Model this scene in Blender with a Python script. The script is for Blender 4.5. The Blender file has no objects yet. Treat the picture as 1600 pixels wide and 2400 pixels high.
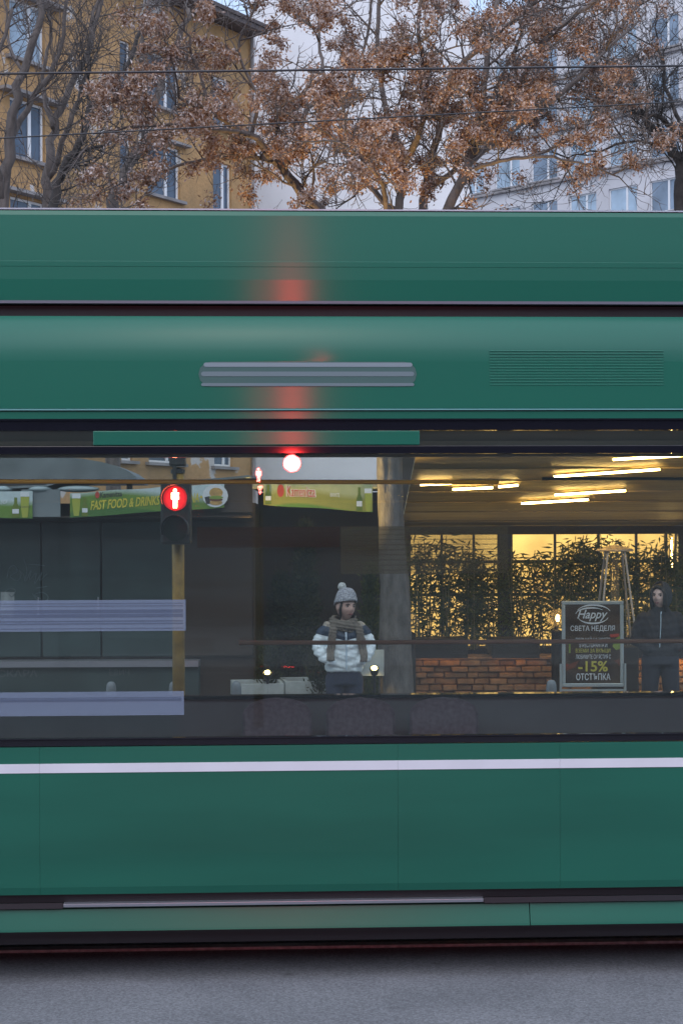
import bpy, bmesh, math, random
import numpy as np
from mathutils import Vector, Matrix, Euler
R = math.radians
sc = bpy.context.scene
col = sc.collection

# ---------------------------------------------------------------- camera, sky, sun, exposure
CAM_H, FPX, HORIZON, ROLL = 2.05, 4000.0, 1272.0, 0.0041
cd = bpy.data.cameras.new('camera')
cam = bpy.data.objects.new('camera', cd); col.objects.link(cam)
cam.location = (0, 0, CAM_H)
cam.rotation_euler = (Matrix.Rotation(R(90), 4, 'X') @ Matrix.Rotation(-ROLL, 4, 'Z')).to_euler()
cd.sensor_fit = 'VERTICAL'; cd.sensor_height = 36; cd.lens = 36 * FPX / 2400
cd.shift_y = (HORIZON - 1200) / 2400
cd.clip_start = 0.1; cd.clip_end = 2000
sc.camera = cam

SUN_EL, SUN_ROT = R(52), R(188)
w = bpy.data.worlds.new('World'); sc.world = w; w.use_nodes = True
nt = w.node_tree; bg = nt.nodes['Background']
sky = nt.nodes.new('ShaderNodeTexSky'); sky.sky_type = 'NISHITA'
sky.sun_disc = False; sky.sun_elevation = SUN_EL; sky.sun_rotation = SUN_ROT
sky.air_density = 1.0; sky.dust_density = 2.2; sky.ozone_density = 1.6
veil = nt.nodes.new('ShaderNodeMix'); veil.data_type = 'RGBA'; veil.inputs[0].default_value = .5     # even thin overcast over the whole sky
veil.inputs[7].default_value = (5.0, 6.3, 8.7, 1)
nt.links.new(sky.outputs[0], veil.inputs[6]); nt.links.new(veil.outputs[2], bg.inputs[0]); bg.inputs[1].default_value = 0.12
sd = bpy.data.lights.new('sun', 'SUN'); sd.energy = 0.8; sd.angle = R(120); sd.color = (1, .97, .94)
sun = bpy.data.objects.new('sun', sd); col.objects.link(sun)
sdir = Vector((math.sin(SUN_ROT) * math.cos(SUN_EL), math.cos(SUN_ROT) * math.cos(SUN_EL), math.sin(SUN_EL)))
sun.rotation_euler = sdir.to_track_quat('Z', 'Y').to_euler()
vs = sc.view_settings; vs.view_transform = 'Standard'; vs.look = 'None'; vs.gamma = 1; vs.use_curve_mapping = False
sc.display_settings.display_device = 'sRGB'
vs.exposure = 0.68
sc.render.engine = 'CYCLES'
sc.cycles.use_denoising = True
sc.cycles.max_bounces = 8; sc.cycles.transparent_max_bounces = 24
sc.cycles.sample_clamp_indirect = 6
sc.cycles.caustics_reflective = False; sc.cycles.caustics_refractive = False

# ---------------------------------------------------------------- helpers
def at(px, py, Y):
    """the point at depth Y that shows at photo pixel px, py"""
    dx, dy = px - 800, py - 1200
    c, s = math.cos(ROLL), math.sin(ROLL)
    x = dx * c - dy * s * 1.0; y = dx * s + dy * c
    return Vector((x / FPX * Y, Y, CAM_H + (HORIZON - 1200 - y) / FPX * Y))

class MB:
    def __init__(s): s.v, s.f = [], []
    def add(s, v, f):
        o = len(s.v); s.v += [tuple(p) for p in v]; s.f += [tuple(i + o for i in q) for q in f]; return s
    def box(s, x0, x1, y0, y1, z0, z1):
        return s.add([(x0,y0,z0),(x1,y0,z0),(x1,y1,z0),(x0,y1,z0),(x0,y0,z1),(x1,y0,z1),(x1,y1,z1),(x0,y1,z1)],
              [(0,3,2,1),(4,5,6,7),(0,1,5,4),(1,2,6,5),(2,3,7,6),(3,0,4,7)])
    def prism_x(s, prof, x0, x1):
        """closed (y,z) profile swept along x"""
        n = len(prof)
        v = [(x0, a, b) for a, b in prof] + [(x1, a, b) for a, b in prof]
        f = [(i, (i + 1) % n, n + (i + 1) % n, n + i) for i in range(n)]
        f += [tuple(range(n))[::-1], tuple(range(n, 2 * n))]
        return s.add(v, f)
    def prism_z(s, poly, z0, z1):
        n = len(poly)
        v = [(a, b, z0) for a, b in poly] + [(a, b, z1) for a, b in poly]
        f = [(i, (i + 1) % n, n + (i + 1) % n, n + i) for i in range(n)]
        f += [tuple(range(n))[::-1], tuple(range(n, 2 * n))]
        return s.add(v, f)
    def flat(s, poly, y, t=.004):
        """(x,z) outline as a thin plate facing -y"""
        n = len(poly)
        v = [(a, y, b) for a, b in poly] + [(a, y + t, b) for a, b in poly]
        f = [tuple(range(n)), tuple(range(n, 2 * n))[::-1]] + [(i, n + i, n + (i + 1) % n, (i + 1) % n) for i in range(n)]
        return s.add(v, f)
    def tube(s, pts, rad, seg=6, sy=1.0, cap=True):
        pts = [Vector(p) for p in pts]; n = len(pts)
        if not hasattr(rad, '__len__'): rad = [rad] * n
        t0 = (pts[1] - pts[0]).normalized()
        ref = Vector((0, 0, 1)) if abs(t0.z) < .9 else Vector((0, 1, 0))
        u = t0.cross(ref).normalized()
        v = []
        for i in range(n):
            t = (pts[min(i + 1, n - 1)] - pts[max(i - 1, 0)]).normalized()
            u = (u - t * u.dot(t)).normalized(); b = t.cross(u)
            r = rad[i]; rx, ry = r if hasattr(r, '__len__') else (r, r * sy)
            for k in range(seg):
                a = 2 * math.pi * k / seg
                v.append(pts[i] + u * math.cos(a) * rx + b * math.sin(a) * ry)
        f = [(i * seg + k, i * seg + (k + 1) % seg, (i + 1) * seg + (k + 1) % seg, (i + 1) * seg + k) for i in range(n - 1) for k in range(seg)]
        if cap: f += [tuple(range(seg))[::-1], tuple(range((n - 1) * seg, n * seg))]
        return s.add(v, f)
    def lathe(s, prof, c=(0,0,0), seg=20, M=None):
        """(r,z) profile turned round z"""
        c = Vector(c); v = []; n = len(prof)
        for r, z in prof:
            for k in range(seg):
                a = 2 * math.pi * k / seg
                p = Vector((r * math.cos(a), r * math.sin(a), z))
                v.append((M @ p if M else p) + c)
        f = [(i * seg + k, i * seg + (k + 1) % seg, (i + 1) * seg + (k + 1) % seg, (i + 1) * seg + k) for i in range(n - 1) for k in range(seg)]
        f += [tuple(range(seg))[::-1], tuple(range((n - 1) * seg, n * seg))]
        return s.add(v, f)
    def ball(s, c, r, seg=16, rings=10):
        r = r if hasattr(r, '__len__') else (r, r, r); c = Vector(c); v = [c + Vector((0, 0, -r[2]))]
        for i in range(1, rings):
            a = -math.pi / 2 + math.pi * i / rings
            for k in range(seg):
                b = 2 * math.pi * k / seg
                v.append(c + Vector((r[0] * math.cos(a) * math.cos(b), r[1] * math.cos(a) * math.sin(b), r[2] * math.sin(a))))
        v.append(c + Vector((0, 0, r[2]))); top = len(v) - 1
        f = [(0, 1 + (k + 1) % seg, 1 + k) for k in range(seg)]
        for i in range(rings - 2):
            f += [(1 + i * seg + k, 1 + i * seg + (k + 1) % seg, 1 + (i + 1) * seg + (k + 1) % seg, 1 + (i + 1) * seg + k) for k in range(seg)]
        f += [(1 + (rings - 2) * seg + k, 1 + (rings - 2) * seg + (k + 1) % seg, top) for k in range(seg)]
        return s.add(v, f)
    def mesh(s, name):
        m = bpy.data.meshes.new(name); m.from_pydata(s.v, [], s.f); m.update(); return m
    def build(s, name, mat, parent=None, smooth=False, bevel=0):
        m = s.mesh(name)
        return link(name, m, mat, parent, smooth, bevel)

def link(name, m, mat, parent=None, smooth=False, bevel=0):
    o = bpy.data.objects.new(name, m); col.objects.link(o)
    if mat is not None and not m.materials: m.materials.append(mat)
    if parent is not None: o.parent = parent
    if smooth: m.shade_smooth()
    if bevel:
        md = o.modifiers.new('bevel', 'BEVEL'); md.width = bevel; md.segments = 2; md.limit_method = 'ANGLE'
    return o
def tag(o, label=None, cat=None, group=None, kind=None):
    if label: o['label'] = label
    if cat: o['category'] = cat
    if group: o['group'] = group
    if kind: o['kind'] = kind
    return o
def thing(name, loc, label, cat, rz=0, group=None):
    o = bpy.data.objects.new(name, None); col.objects.link(o); o.location = loc; o.rotation_euler = (0, 0, rz)
    o.empty_display_size = .1
    return tag(o, label, cat, group)
def copy_tree(o, parent=None):
    c = o.copy(); col.objects.link(c)
    if parent is not None: c.parent = parent
    for ch in list(o.children): copy_tree(ch, c)
    return c

def text_mesh(body, w=None, h=None, bold=.0, shear=0, ext=.0012, align='CENTER', space=1.0):
    """lettering as a flat mesh in x,z facing -y, fitted to w x h"""
    cu = bpy.data.curves.new('text', 'FONT'); cu.body = body; cu.size = 1; cu.offset = bold; cu.shear = shear
    cu.space_character = space; cu.resolution_u = 4
    ob = bpy.data.objects.new('text', cu); col.objects.link(ob)
    dg = bpy.context.evaluated_depsgraph_get()
    me = bpy.data.meshes.new_from_object(ob.evaluated_get(dg))
    bpy.data.objects.remove(ob); bpy.data.curves.remove(cu)
    co = np.zeros(len(me.vertices) * 3); me.vertices.foreach_get('co', co); co = co.reshape(-1, 3)
    lo, hi = co.min(0), co.max(0)
    sx = w / (hi[0] - lo[0]) if w else None; sz = h / (hi[1] - lo[1]) if h else None
    if sx is None: sx = sz
    if sz is None: sz = sx
    out = np.zeros_like(co)
    out[:, 0] = (co[:, 0] - (lo[0] + hi[0]) / 2) * sx
    out[:, 2] = (co[:, 1] - lo[1]) * sz
    me.vertices.foreach_set('co', out.ravel()); me.update()
    me.name = 'lettering'
    return me
def lettering(body, mat, parent, loc, w=None, h=None, rot=(0,0,0), name='lettering', **k):
    me = text_mesh(body, w, h, **k); me.materials.clear(); me.materials.append(mat)
    o = link(name, me, mat, parent); o.location = loc; o.rotation_euler = rot
    return o

# ---------------------------------------------------------------- materials
def mat(name, c, rough=.6, metal=0, coat=0, emit=None, es=0, noise=0, nscale=8, bump=0, bscale=60, c2=None, spec=.5, stretch=None, coords='Object'):
    m = bpy.data.materials.new(name); m.use_nodes = True; t = m.node_tree; b = t.nodes['Principled BSDF']
    b.inputs['Base Color'].default_value = (*c, 1); b.inputs['Roughness'].default_value = rough
    b.inputs['Metallic'].default_value = metal; b.inputs['Coat Weight'].default_value = coat
    b.inputs['Specular IOR Level'].default_value = spec
    if emit: b.inputs['Emission Color'].default_value = (*emit, 1); b.inputs['Emission Strength'].default_value = es
    tc = mp = None
    if noise or bump:
        tc = t.nodes.new('ShaderNodeTexCoord'); mp = t.nodes.new('ShaderNodeMapping')
        t.links.new(tc.outputs[coords], mp.inputs[0])
        if stretch: mp.inputs['Scale'].default_value = stretch
    if noise:
        n = t.nodes.new('ShaderNodeTexNoise'); n.inputs['Scale'].default_value = nscale; n.inputs['Detail'].default_value = 6
        t.links.new(mp.outputs[0], n.inputs['Vector'])
        r = t.nodes.new('ShaderNodeValToRGB'); r.color_ramp.elements[0].position = .3; r.color_ramp.elements[1].position = .7
        d = c2 or tuple(x * (1 - noise) for x in c)
        r.color_ramp.elements[0].color = (*d, 1); r.color_ramp.elements[1].color = (*tuple(min(1, x * (1 + (0 if c2 else noise * .6))) for x in c), 1)
        t.links.new(n.outputs[0], r.inputs[0]); t.links.new(r.outputs[0], b.inputs['Base Color'])
        rr = t.nodes.new('ShaderNodeMapRange'); rr.inputs[3].default_value = max(0, rough - .1); rr.inputs[4].default_value = min(1, rough + .1)
        t.links.new(n.outputs[0], rr.inputs[0]); t.links.new(rr.outputs[0], b.inputs['Roughness'])
    if bump:
        n = t.nodes.new('ShaderNodeTexNoise'); n.inputs['Scale'].default_value = bscale; n.inputs['Detail'].default_value = 5
        t.links.new(mp.outputs[0], n.inputs['Vector'])
        bp = t.nodes.new('ShaderNodeBump'); bp.inputs['Strength'].default_value = bump; bp.inputs['Distance'].default_value = .02
        t.links.new(n.outputs[0], bp.inputs['Height']); t.links.new(bp.outputs[0], b.inputs['Normal'])
    return m
def glass_mat(name, tint=(.9, .94, .93), ior=1.5, rough=0.0):
    m = bpy.data.materials.new(name); m.use_nodes = True; t = m.node_tree; t.nodes.clear()
    o = t.nodes.new('ShaderNodeOutputMaterial'); mx = t.nodes.new('ShaderNodeMixShader')
    tr = t.nodes.new('ShaderNodeBsdfTransparent'); tr.inputs[0].default_value = (*tint, 1)
    gl = t.nodes.new('ShaderNodeBsdfGlossy'); gl.inputs['Roughness'].default_value = rough
    fr = t.nodes.new('ShaderNodeFresnel'); fr.inputs[0].default_value = ior
    t.links.new(fr.outputs[0], mx.inputs[0]); t.links.new(tr.outputs[0], mx.inputs[1]); t.links.new(gl.outputs[0], mx.inputs[2])
    t.links.new(mx.outputs[0], o.inputs[0])
    return m
def film_mat(name, c, alpha):
    m = bpy.data.materials.new(name); m.use_nodes = True; t = m.node_tree; b = t.nodes['Principled BSDF']
    b.inputs['Base Color'].default_value = (*c, 1); b.inputs['Roughness'].default_value = .7; b.inputs['Alpha'].default_value = alpha
    return m
M = {}
M['green'] = mat('green_paint', (.008, .128, .082), .30, coat=.3, noise=.10, nscale=1.3, stretch=(.15, 1, 1.5))
M['green_upper'] = mat('green_paint_upper', (.008, .128, .082), .17, coat=.4, noise=.06, nscale=1.3, stretch=(.15, 1, 1.5))
for k_ in ('green', 'green_upper'):
    b_ = M[k_].node_tree.nodes['Principled BSDF']; b_.inputs['Anisotropic'].default_value = 1.0; b_.inputs['Coat Weight'].default_value = 0
    cv = M[k_].node_tree.nodes.new('ShaderNodeCombineXYZ'); cv.inputs[2].default_value = 1; M[k_].node_tree.links.new(cv.outputs[0], b_.inputs['Tangent'])
    for l_ in list(b_.inputs['Roughness'].links): M[k_].node_tree.links.remove(l_)
    b_.inputs['Roughness'].default_value = .19
M['trim_teal'] = mat('teal_trim', (.05, .20, .20), .25, coat=.5)
M['trim_grey'] = mat('grey_trim', (.16, .16, .20), .4, metal=.3)
M['liner'] = mat('beige_liner', (.50, .43, .33), .6, noise=.1, nscale=3)
M['green_lower'] = mat('green_paint_lower', (.008, .122, .080), .34, coat=.25, noise=.26, nscale=1.0, stretch=(.3, 1, 2.2))
M['black'] = mat('black_rubber', (.012, .012, .016), .45)
M['black_gloss'] = mat('black_gloss', (.010, .010, .016), .04)
M['white_paint'] = mat('white_paint', (.74, .74, .80), .4, noise=.06, nscale=3)
M['alu'] = mat('aluminium', (.55, .56, .62), .32, metal=.85)
M['glass'] = glass_mat('window_glass', (.95, .97, .96), 1.42)
def hazed(m, amount, c):  # diffuse tint mixed into the glass to imitate a veil of light
    t = m.node_tree; mx = t.nodes.new('ShaderNodeMixShader'); df = t.nodes.new('ShaderNodeBsdfDiffuse'); df.inputs[0].default_value = (*c, 1)
    out = t.nodes['Material Output']; src = out.inputs[0].links[0].from_socket
    tc = t.nodes.new('ShaderNodeTexCoord'); mp = t.nodes.new('ShaderNodeMapping'); mp.inputs['Scale'].default_value = (.35, 1, 3.2); n = t.nodes.new('ShaderNodeTexNoise'); n.inputs['Scale'].default_value = 2.2; n.inputs['Detail'].default_value = 7
    mr = t.nodes.new('ShaderNodeMapRange'); mr.inputs[1].default_value = .3; mr.inputs[2].default_value = .7; mr.inputs[3].default_value = amount * .45; mr.inputs[4].default_value = amount * 1.5
    t.links.new(tc.outputs['Object'], mp.inputs[0]); t.links.new(mp.outputs[0], n.inputs['Vector']); t.links.new(n.outputs[0], mr.inputs[0]); t.links.new(mr.outputs[0], mx.inputs[0])
    t.links.new(src, mx.inputs[1]); t.links.new(df.outputs[0], mx.inputs[2]); t.links.new(mx.outputs[0], out.inputs[0])
hazed(M['glass'], .024, (.38, .56, .56))
M['glass_far'] = glass_mat('far_window_glass', (.95, .96, .94), 1.42); hazed(M['glass_far'], .042, (.66, .54, .34))
M['interior'] = mat('interior_grey', (.16, .18, .19), .6, noise=.12, nscale=3)
M['interior_dark'] = mat('interior_dark', (.05, .06, .065), .6)
M['floor'] = mat('tram_floor', (.06, .065, .07), .6)
M['seat'] = mat('seat_plum', (.20, .165, .20), .8, noise=.3, nscale=40)
M['yellow'] = mat('yellow_rail', (.95, .56, .05), .35, coat=.3)
M['brownrail'] = mat('dull_rail', (.50, .36, .25), .4)
M['decal'] = mat('decal_grey', (.15, .21, .23), .5)
M['steel'] = mat('rail_steel', (.55, .50, .48), .38, metal=.9, noise=.3, nscale=30)

# ---------------------------------------------------------------- ground
def asphalt():
    m = bpy.data.materials.new('asphalt'); m.use_nodes = True; t = m.node_tree; b = t.nodes['Principled BSDF']
    tc = t.nodes.new('ShaderNodeTexCoord')
    n1 = t.nodes.new('ShaderNodeTexNoise'); n1.inputs['Scale'].default_value = 1.6; n1.inputs['Detail'].default_value = 5
    n2 = t.nodes.new('ShaderNodeTexNoise'); n2.inputs['Scale'].default_value = 75; n2.inputs['Detail'].default_value = 8; n2.inputs['Roughness'].default_value = .75
    vo = t.nodes.new('ShaderNodeTexVoronoi'); vo.inputs['Scale'].default_value = 3.5
    for n in (n1, n2, vo): t.links.new(tc.outputs['Object'], n.inputs['Vector'])
    r1 = t.nodes.new('ShaderNodeValToRGB'); r1.color_ramp.elements[0].color = (.175, .178, .192, 1); r1.color_ramp.elements[1].color = (.235, .238, .254, 1)
    r1.color_ramp.elements[0].position = .3; r1.color_ramp.elements[1].position = .7
    t.links.new(n1.outputs[0], r1.inputs[0])
    v2 = t.nodes.new('ShaderNodeTexVoronoi'); v2.inputs['Scale'].default_value = 95; t.links.new(tc.outputs['Object'], v2.inputs['Vector'])
    sv = t.nodes.new('ShaderNodeSeparateColor'); t.links.new(v2.outputs['Color'], sv.inputs[0])
    gv = t.nodes.new('ShaderNodeMapRange'); gv.inputs[3].default_value = .76; gv.inputs[4].default_value = 1.26; t.links.new(sv.outputs[0], gv.inputs[0])
    r2 = t.nodes.new('ShaderNodeValToRGB'); r2.color_ramp.elements[0].color = (.55, .55, .55, 1); r2.color_ramp.elements[1].color = (1.35, 1.35, 1.35, 1)
    r2.color_ramp.elements[0].position = .3; r2.color_ramp.elements[1].position = .72
    t.links.new(n2.outputs[0], r2.inputs[0])
    mu = t.nodes.new('ShaderNodeMix'); mu.data_type = 'RGBA'; mu.blend_type = 'MULTIPLY'; mu.inputs[0].default_value = 1
    gm = t.nodes.new('ShaderNodeMix'); gm.data_type = 'RGBA'; gm.blend_type = 'MULTIPLY'; gm.inputs[0].default_value = 1
    t.links.new(r1.outputs[0], gm.inputs[6]); t.links.new(gv.outputs[0], gm.inputs[7])
    t.links.new(gm.outputs[2], mu.inputs[6]); t.links.new(r2.outputs[0], mu.inputs[7])
    r3 = t.nodes.new('ShaderNodeValToRGB'); r3.color_ramp.elements[0].color = (.45, .45, .45, 1); r3.color_ramp.elements[1].color = (1, 1, 1, 1)
    r3.color_ramp.elements[0].position = .05; r3.color_ramp.elements[1].position = .16
    t.links.new(vo.outputs['Distance'], r3.inputs[0])
    n4 = t.nodes.new('ShaderNodeTexNoise'); n4.inputs['Scale'].default_value = 2.3; t.links.new(tc.outputs['Object'], n4.inputs['Vector'])
    r4 = t.nodes.new('ShaderNodeValToRGB'); r4.color_ramp.elements[0].position = .52; r4.color_ramp.elements[1].position = .6
    t.links.new(n4.outputs[0], r4.inputs[0])
    m2 = t.nodes.new('ShaderNodeMix'); m2.data_type = 'RGBA'; m2.blend_type = 'MULTIPLY'
    t.links.new(r4.outputs[0], m2.inputs[0]); t.links.new(mu.outputs[2], m2.inputs[6]); t.links.new(r3.outputs[0], m2.inputs[7])
    t.links.new(m2.outputs[2], b.inputs['Base Color']); b.inputs['Roughness'].default_value = .75
    bp = t.nodes.new('ShaderNodeBump'); bp.inputs['Strength'].default_value = .6; bp.inputs['Distance'].default_value = .006
    t.links.new(n2.outputs[0], bp.inputs['Height']); t.links.new(bp.outputs[0], b.inputs['Normal'])
    return m
M['asphalt'] = asphalt()
M['pave'] = mat('paving', (.20, .19, .18), .8, noise=.3, nscale=3)
g = MB().add([(-400, -200, 0), (400, -200, 0), (400, 800, 0), (-400, 800, 0)], [(0, 1, 2, 3)]).build('road', M['asphalt']); tag(g, kind='structure')
KERB_Y, SW = 13.55, .12
g = MB().box(-60, 60, KERB_Y + .15, 48, .02, SW).build('pavement', M['pave']); tag(g, kind='structure')
M['kerb'] = mat('kerb_stone', (.30, .29, .28), .8, noise=.25, nscale=10)
km = MB().box(-.495, .495, 0, .15, .0, SW + .004).mesh('kerb_stone'); km.materials.append(M['kerb'])
for i in range(-9, 10):
    o = link('kerb_stone', km, None, g); o.location = (i * 1.0, KERB_Y, 0)

# ---------------------------------------------------------------- tram
YAW = .0435
TR = thing('tram', (0, 8, 0), 'long green tram with white stripe and wide windows passing along the street', 'tram', YAW)
L0, L1 = -7.0, 7.0
def tz(py): return CAM_H + (HORIZON - py) / 500.0
def tx(px): return (px - 800) / 500.0
def tp(name, prof, m, x0=L0, x1=L1, bevel=0, parent=None, smooth=False):
    return MB().prism_x(prof, x0, x1).build(name, m, parent or TR, smooth, bevel)
def arc(y0, z0, y1, z1, n, bulge):
    """quarter-ish curve between two profile points"""
    out = []
    for i in range(n + 1):
        a = math.pi / 2 * i / n
        out.append((y1 + (y0 - y1) * (1 - math.sin(a)) if bulge else y0 + (y1 - y0) * (1 - math.cos(a)), z0 + (z1 - z0) * (math.sin(a) if not bulge else 1 - math.cos(a))))
    return out
# roof fairing: the upright panel above the gap
zt = 3.635
tp('roof_fairing', [(.125, 3.20), (.118, 3.30), (.118, 3.36), (.1165, 3.362), (.1165, 3.385), (.118, 3.387), (.122, zt - .03), (.132, zt - .008), (.16, zt), (.30, zt), (.30, 3.20)], M['green'])
tp('fairing_cap', [(.130, zt - .003), (.130, zt + .004), (.34, zt + .004), (.34, zt + .001), (.165, zt + .001), (.14, zt - .003)], M['alu'])
tp('fairing_edge', [(.112, 3.186), (.112, 3.199), (.15, 3.199), (.15, 3.186)], M['trim_grey'])
tp('roof_gap', [(.17, 3.10), (.17, 3.182), (.32, 3.182), (.32, 3.10)], M['black'])
tp('roof_deck', [(.325, 3.02), (.325, 3.10), (2.03, 3.10), (2.03, 3.02)], M['interior_dark'])
tp('roof_cover', [(.32, 3.3), (.32, 3.6), (2.03, 3.6), (2.03, 3.3)], M['interior_dark'])
# cantrail, rounded shoulder
pr = [(0.000, 2.680), (0.000, 2.684), (0.000, 2.90), (.002, 2.95), (.007, 2.985), (.015, 3.015), (.027, 3.045), (.042, 3.072), (.060, 3.096), (.080, 3.117), (.086, 3.122), (.092, 3.1225), (.24, 3.12), (.24, 2.68)]
o = tp('upper_panel', pr, M['green_upper'])
for q in o.data.polygons: q.use_smooth = q.center.z < 3.119 and q.center.y < .1 and q.center.z > 2.9
tp('rain_gutter', [(-.008, 2.671), (-.007, 2.676), (-.001, 2.679), (.02, 2.679), (.02, 2.668)], M['trim_teal'])
tp('lower_panel_strip', [(.002, 2.632), (.002, 2.666), (.05, 2.666), (.05, 2.632)], M['green'])
tp('window_top_trim', [(.006, 2.578), (.004, 2.622), (-.004, 2.624), (-.004, 2.631), (.06, 2.631), (.06, 2.578)], M['black_gloss'])
# header panel and sash bars at the top of the glass
panes = [(-6.9, -5.3), (-5.22, -3.6), (-3.52, -1.86), (-1.78, 1.86), (1.94, 3.55), (3.63, 5.25), (5.33, 6.9)]
tp('header_panel', [(.004, 2.508), (.004, 2.576), (.05, 2.576), (.05, 2.508)], M['green'], tx(222), tx(985), .004)
tp('sash_bar', [(.002, 2.468), (.002, 2.505), (.04, 2.505), (.04, 2.468)], M['black_gloss'], -1.78, 1.86, .003)
for a, b in panes:
    MB().box(a, b, .020, .026, 1.142, 2.577).build('window_pane', M['glass'], TR)
for (a, b), (c, d) in zip(panes[:-1], panes[1:]):
    MB().box(b, c, .008, .09, 1.142, 2.577).build('window_pillar', M['black_gloss'], TR)
tp('window_sill_trim', [(.004, 1.108), (.002, 1.135), (-.006, 1.138), (-.006, 1.144), (.06, 1.141), (.06, 1.108)], M['black_gloss'])
# lower body panels with joints
segs = [L0, -5.2, -3.3, tx(96), tx(930), tx(1312), 3.1, 5.0, L1]
for a, b in zip(segs[:-1], segs[1:]):
    tp('side_panel', [(.012, .415), (.004, .45), (0, .60), (0, 1.104), (.06, 1.104), (.06, .415)], M['green_lower'], a + .0004, b - .0004)
    tp('white_stripe', [(-.0035, .984), (-.0035, 1.027), (.0005, 1.027), (.0005, .984)], M['white_paint'], a + .0004, b - .0004)
tp('panel_backing', [(.065, .30), (.065, 1.10), (.10, 1.10), (.10, .30)], M['green_lower'])
tp('skirt_gap', [(.045, .372), (.045, .412), (.062, .412), (.062, .372)], M['black'])
tp('skirt_rail', [(-.004, .358), (-.008, .374), (.02, .378), (.045, .370), (.045, .356)], M['alu'], tx(150), tx(1130), .002)
tp('skirt_ledge', [(.0, .352), (.004, .378), (.044, .370), (.044, .352)], M['black'], L0, tx(150) - .003)
tp('skirt_ledge', [(.0, .352), (.004, .378), (.044, .370), (.044, .352)], M['black'], tx(1130) + .003, L1)
for a, b in ((L0, tx(-300)), (tx(-300), tx(1240)), (tx(1240), L1)):
    tp('skirt_panel', [(-.006, .246), (-.004, .256), (.018, .345), (.04, .345), (.05, .246)], M['green_lower'], a + .002, b - .002)
tp('skirt_lip', [(.03, .228), (.03, .244), (.06, .244), (.06, .228)], M['black'])
# underside, floor, far side
tp('underframe', [(.12, .16), (.12, .34), (2.2, .34), (2.2, .16)], M['black'])
tp('tram_floor', [(.10, .345), (.10, .38), (2.22, .38), (2.22, .345)], M['floor'])
tp('ceiling', [(.10, 2.66), (.10, 2.69), (2.22, 2.69), (2.22, 2.66)], M['liner'])
tp('inner_wall', [(.105, .385), (.105, 1.10), (.13, 1.10), (.13, .385)], M['interior_dark'])
W = 2.3
tp('far_wall', [(W - .06, .25), (W - .06, 1.135), (W, 1.135), (W, .25)], M['interior'])
tp('far_sill', [(W - .10, 1.120), (W - .10, 1.139), (W + .01, 1.139), (W + .01, 1.120)], M['black_gloss'])
tp('far_header', [(W - .06, 2.565), (W - .06, 3.10), (W, 3.10), (W, 2.565)], M['liner'])
tp('far_header_trim', [(W - .085, 2.60), (W - .085, 2.632), (W - .062, 2.632), (W - .062, 2.60)], M['liner'])
fp = [(-6.9, -5.1), (-5.0, -2.45), (-2.37, 2.45), (2.53, 5.0), (5.1, 6.9)]
for a, b in fp: MB().box(a, b, W - .03, W - .024, 1.14, 2.564).build('window_pane', M['glass_far'], TR)
for (a, b), (c, d) in zip(fp[:-1], fp[1:]): MB().box(b, c, W - .06, W, 1.14, 2.564).build('window_pillar', M['black_gloss'], TR)
for x in (L0, L1):
    MB().box(min(x, x * 1.01), max(x, x * 1.01), .02, W, .25, 3.1).build('end_wall', M['interior_dark'], TR)
# bogie wheels (behind the skirt)
for cx in (-4.6, -2.8, 2.8, 4.6):
    for yy in (.60, 1.66):
        o = MB().lathe([(.10, -.06), (.30, -.06), (.31, -.03), (.31, .05), (.34, .055), (.34, .075), (.10, .075)], seg=28, M=Matrix.Rotation(R(90), 3, 'X')).build('wheel', M['steel'], TR)
        o.location = (cx, yy, .345)
# roof number decal: three pale bars in a rounded plate
zc = tz(878)
def bar(x0, x1, z0, z1):
    r = (z1 - z0) / 2; pts = []
    for i in range(7): a = -math.pi / 2 + math.pi * i / 6; pts.append((x1 - r + r * math.cos(a), (z0 + z1) / 2 + r * math.sin(a)))
    for i in range(7): a = math.pi / 2 + math.pi * i / 6; pts.append((x0 + r + r * math.cos(a), (z0 + z1) / 2 + r * math.sin(a)))
    return pts
M['decal_l'] = mat('decal_light', (.22, .28, .31), .5)
M['decal_d'] = mat('decal_dark', (.052, .125, .115), .5)
MB().flat(bar(tx(468), tx(978), tz(906), tz(848)), -.002, .0025).build('fleet_decal', M['decal_d'], TR)
for (a, b, y0, y1, mm) in ((480, 968, 860, 850, 'decal_l'), (474, 972, 882, 871, 'decal'), (474, 972, 905, 898, 'decal')):
    MB().flat(bar(tx(a), tx(b), tz(y0), tz(y1)), -.0035, .0014).build('decal_bar', M[mm], TR)
# vent louvres
for i in range(13):
    z = tz(822 + i * 6.6)
    tp('louvre_slat', [(-.0018, z - .003), (-.0018, z), (.0005, z + .003), (.0005, z - .003)], M['green'], tx(1150), tx(1562))
# interior fittings
def rail(name, px0, px1, py0, py1, Y, r, m):
    inv = Matrix.Rotation(-YAW, 4, 'Z') @ Matrix.Translation((0, -8, 0))
    a, b = inv @ at(px0, py0, Y), inv @ at(px1, py1, Y); b.y = a.y
    o = MB().tube([a, b], r, 12).build(name, m, TR, True); return o
rail('grab_rail', -900, 1180, 1127, 1127, 8.16, .011, M['yellow'])
rail('window_bar', 560, 2600, 1507, 1503, 10.05, .013, M['brownrail'])
rail('grab_rail', 1270, 2600, 1122, 1120, 9.8, .009, M['interior'])
inv = Matrix.Rotation(-YAW, 4, 'Z') @ Matrix.Translation((0, -8, 0))
def tlocal(px, py, Y): return inv @ at(px, py, Y)
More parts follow.
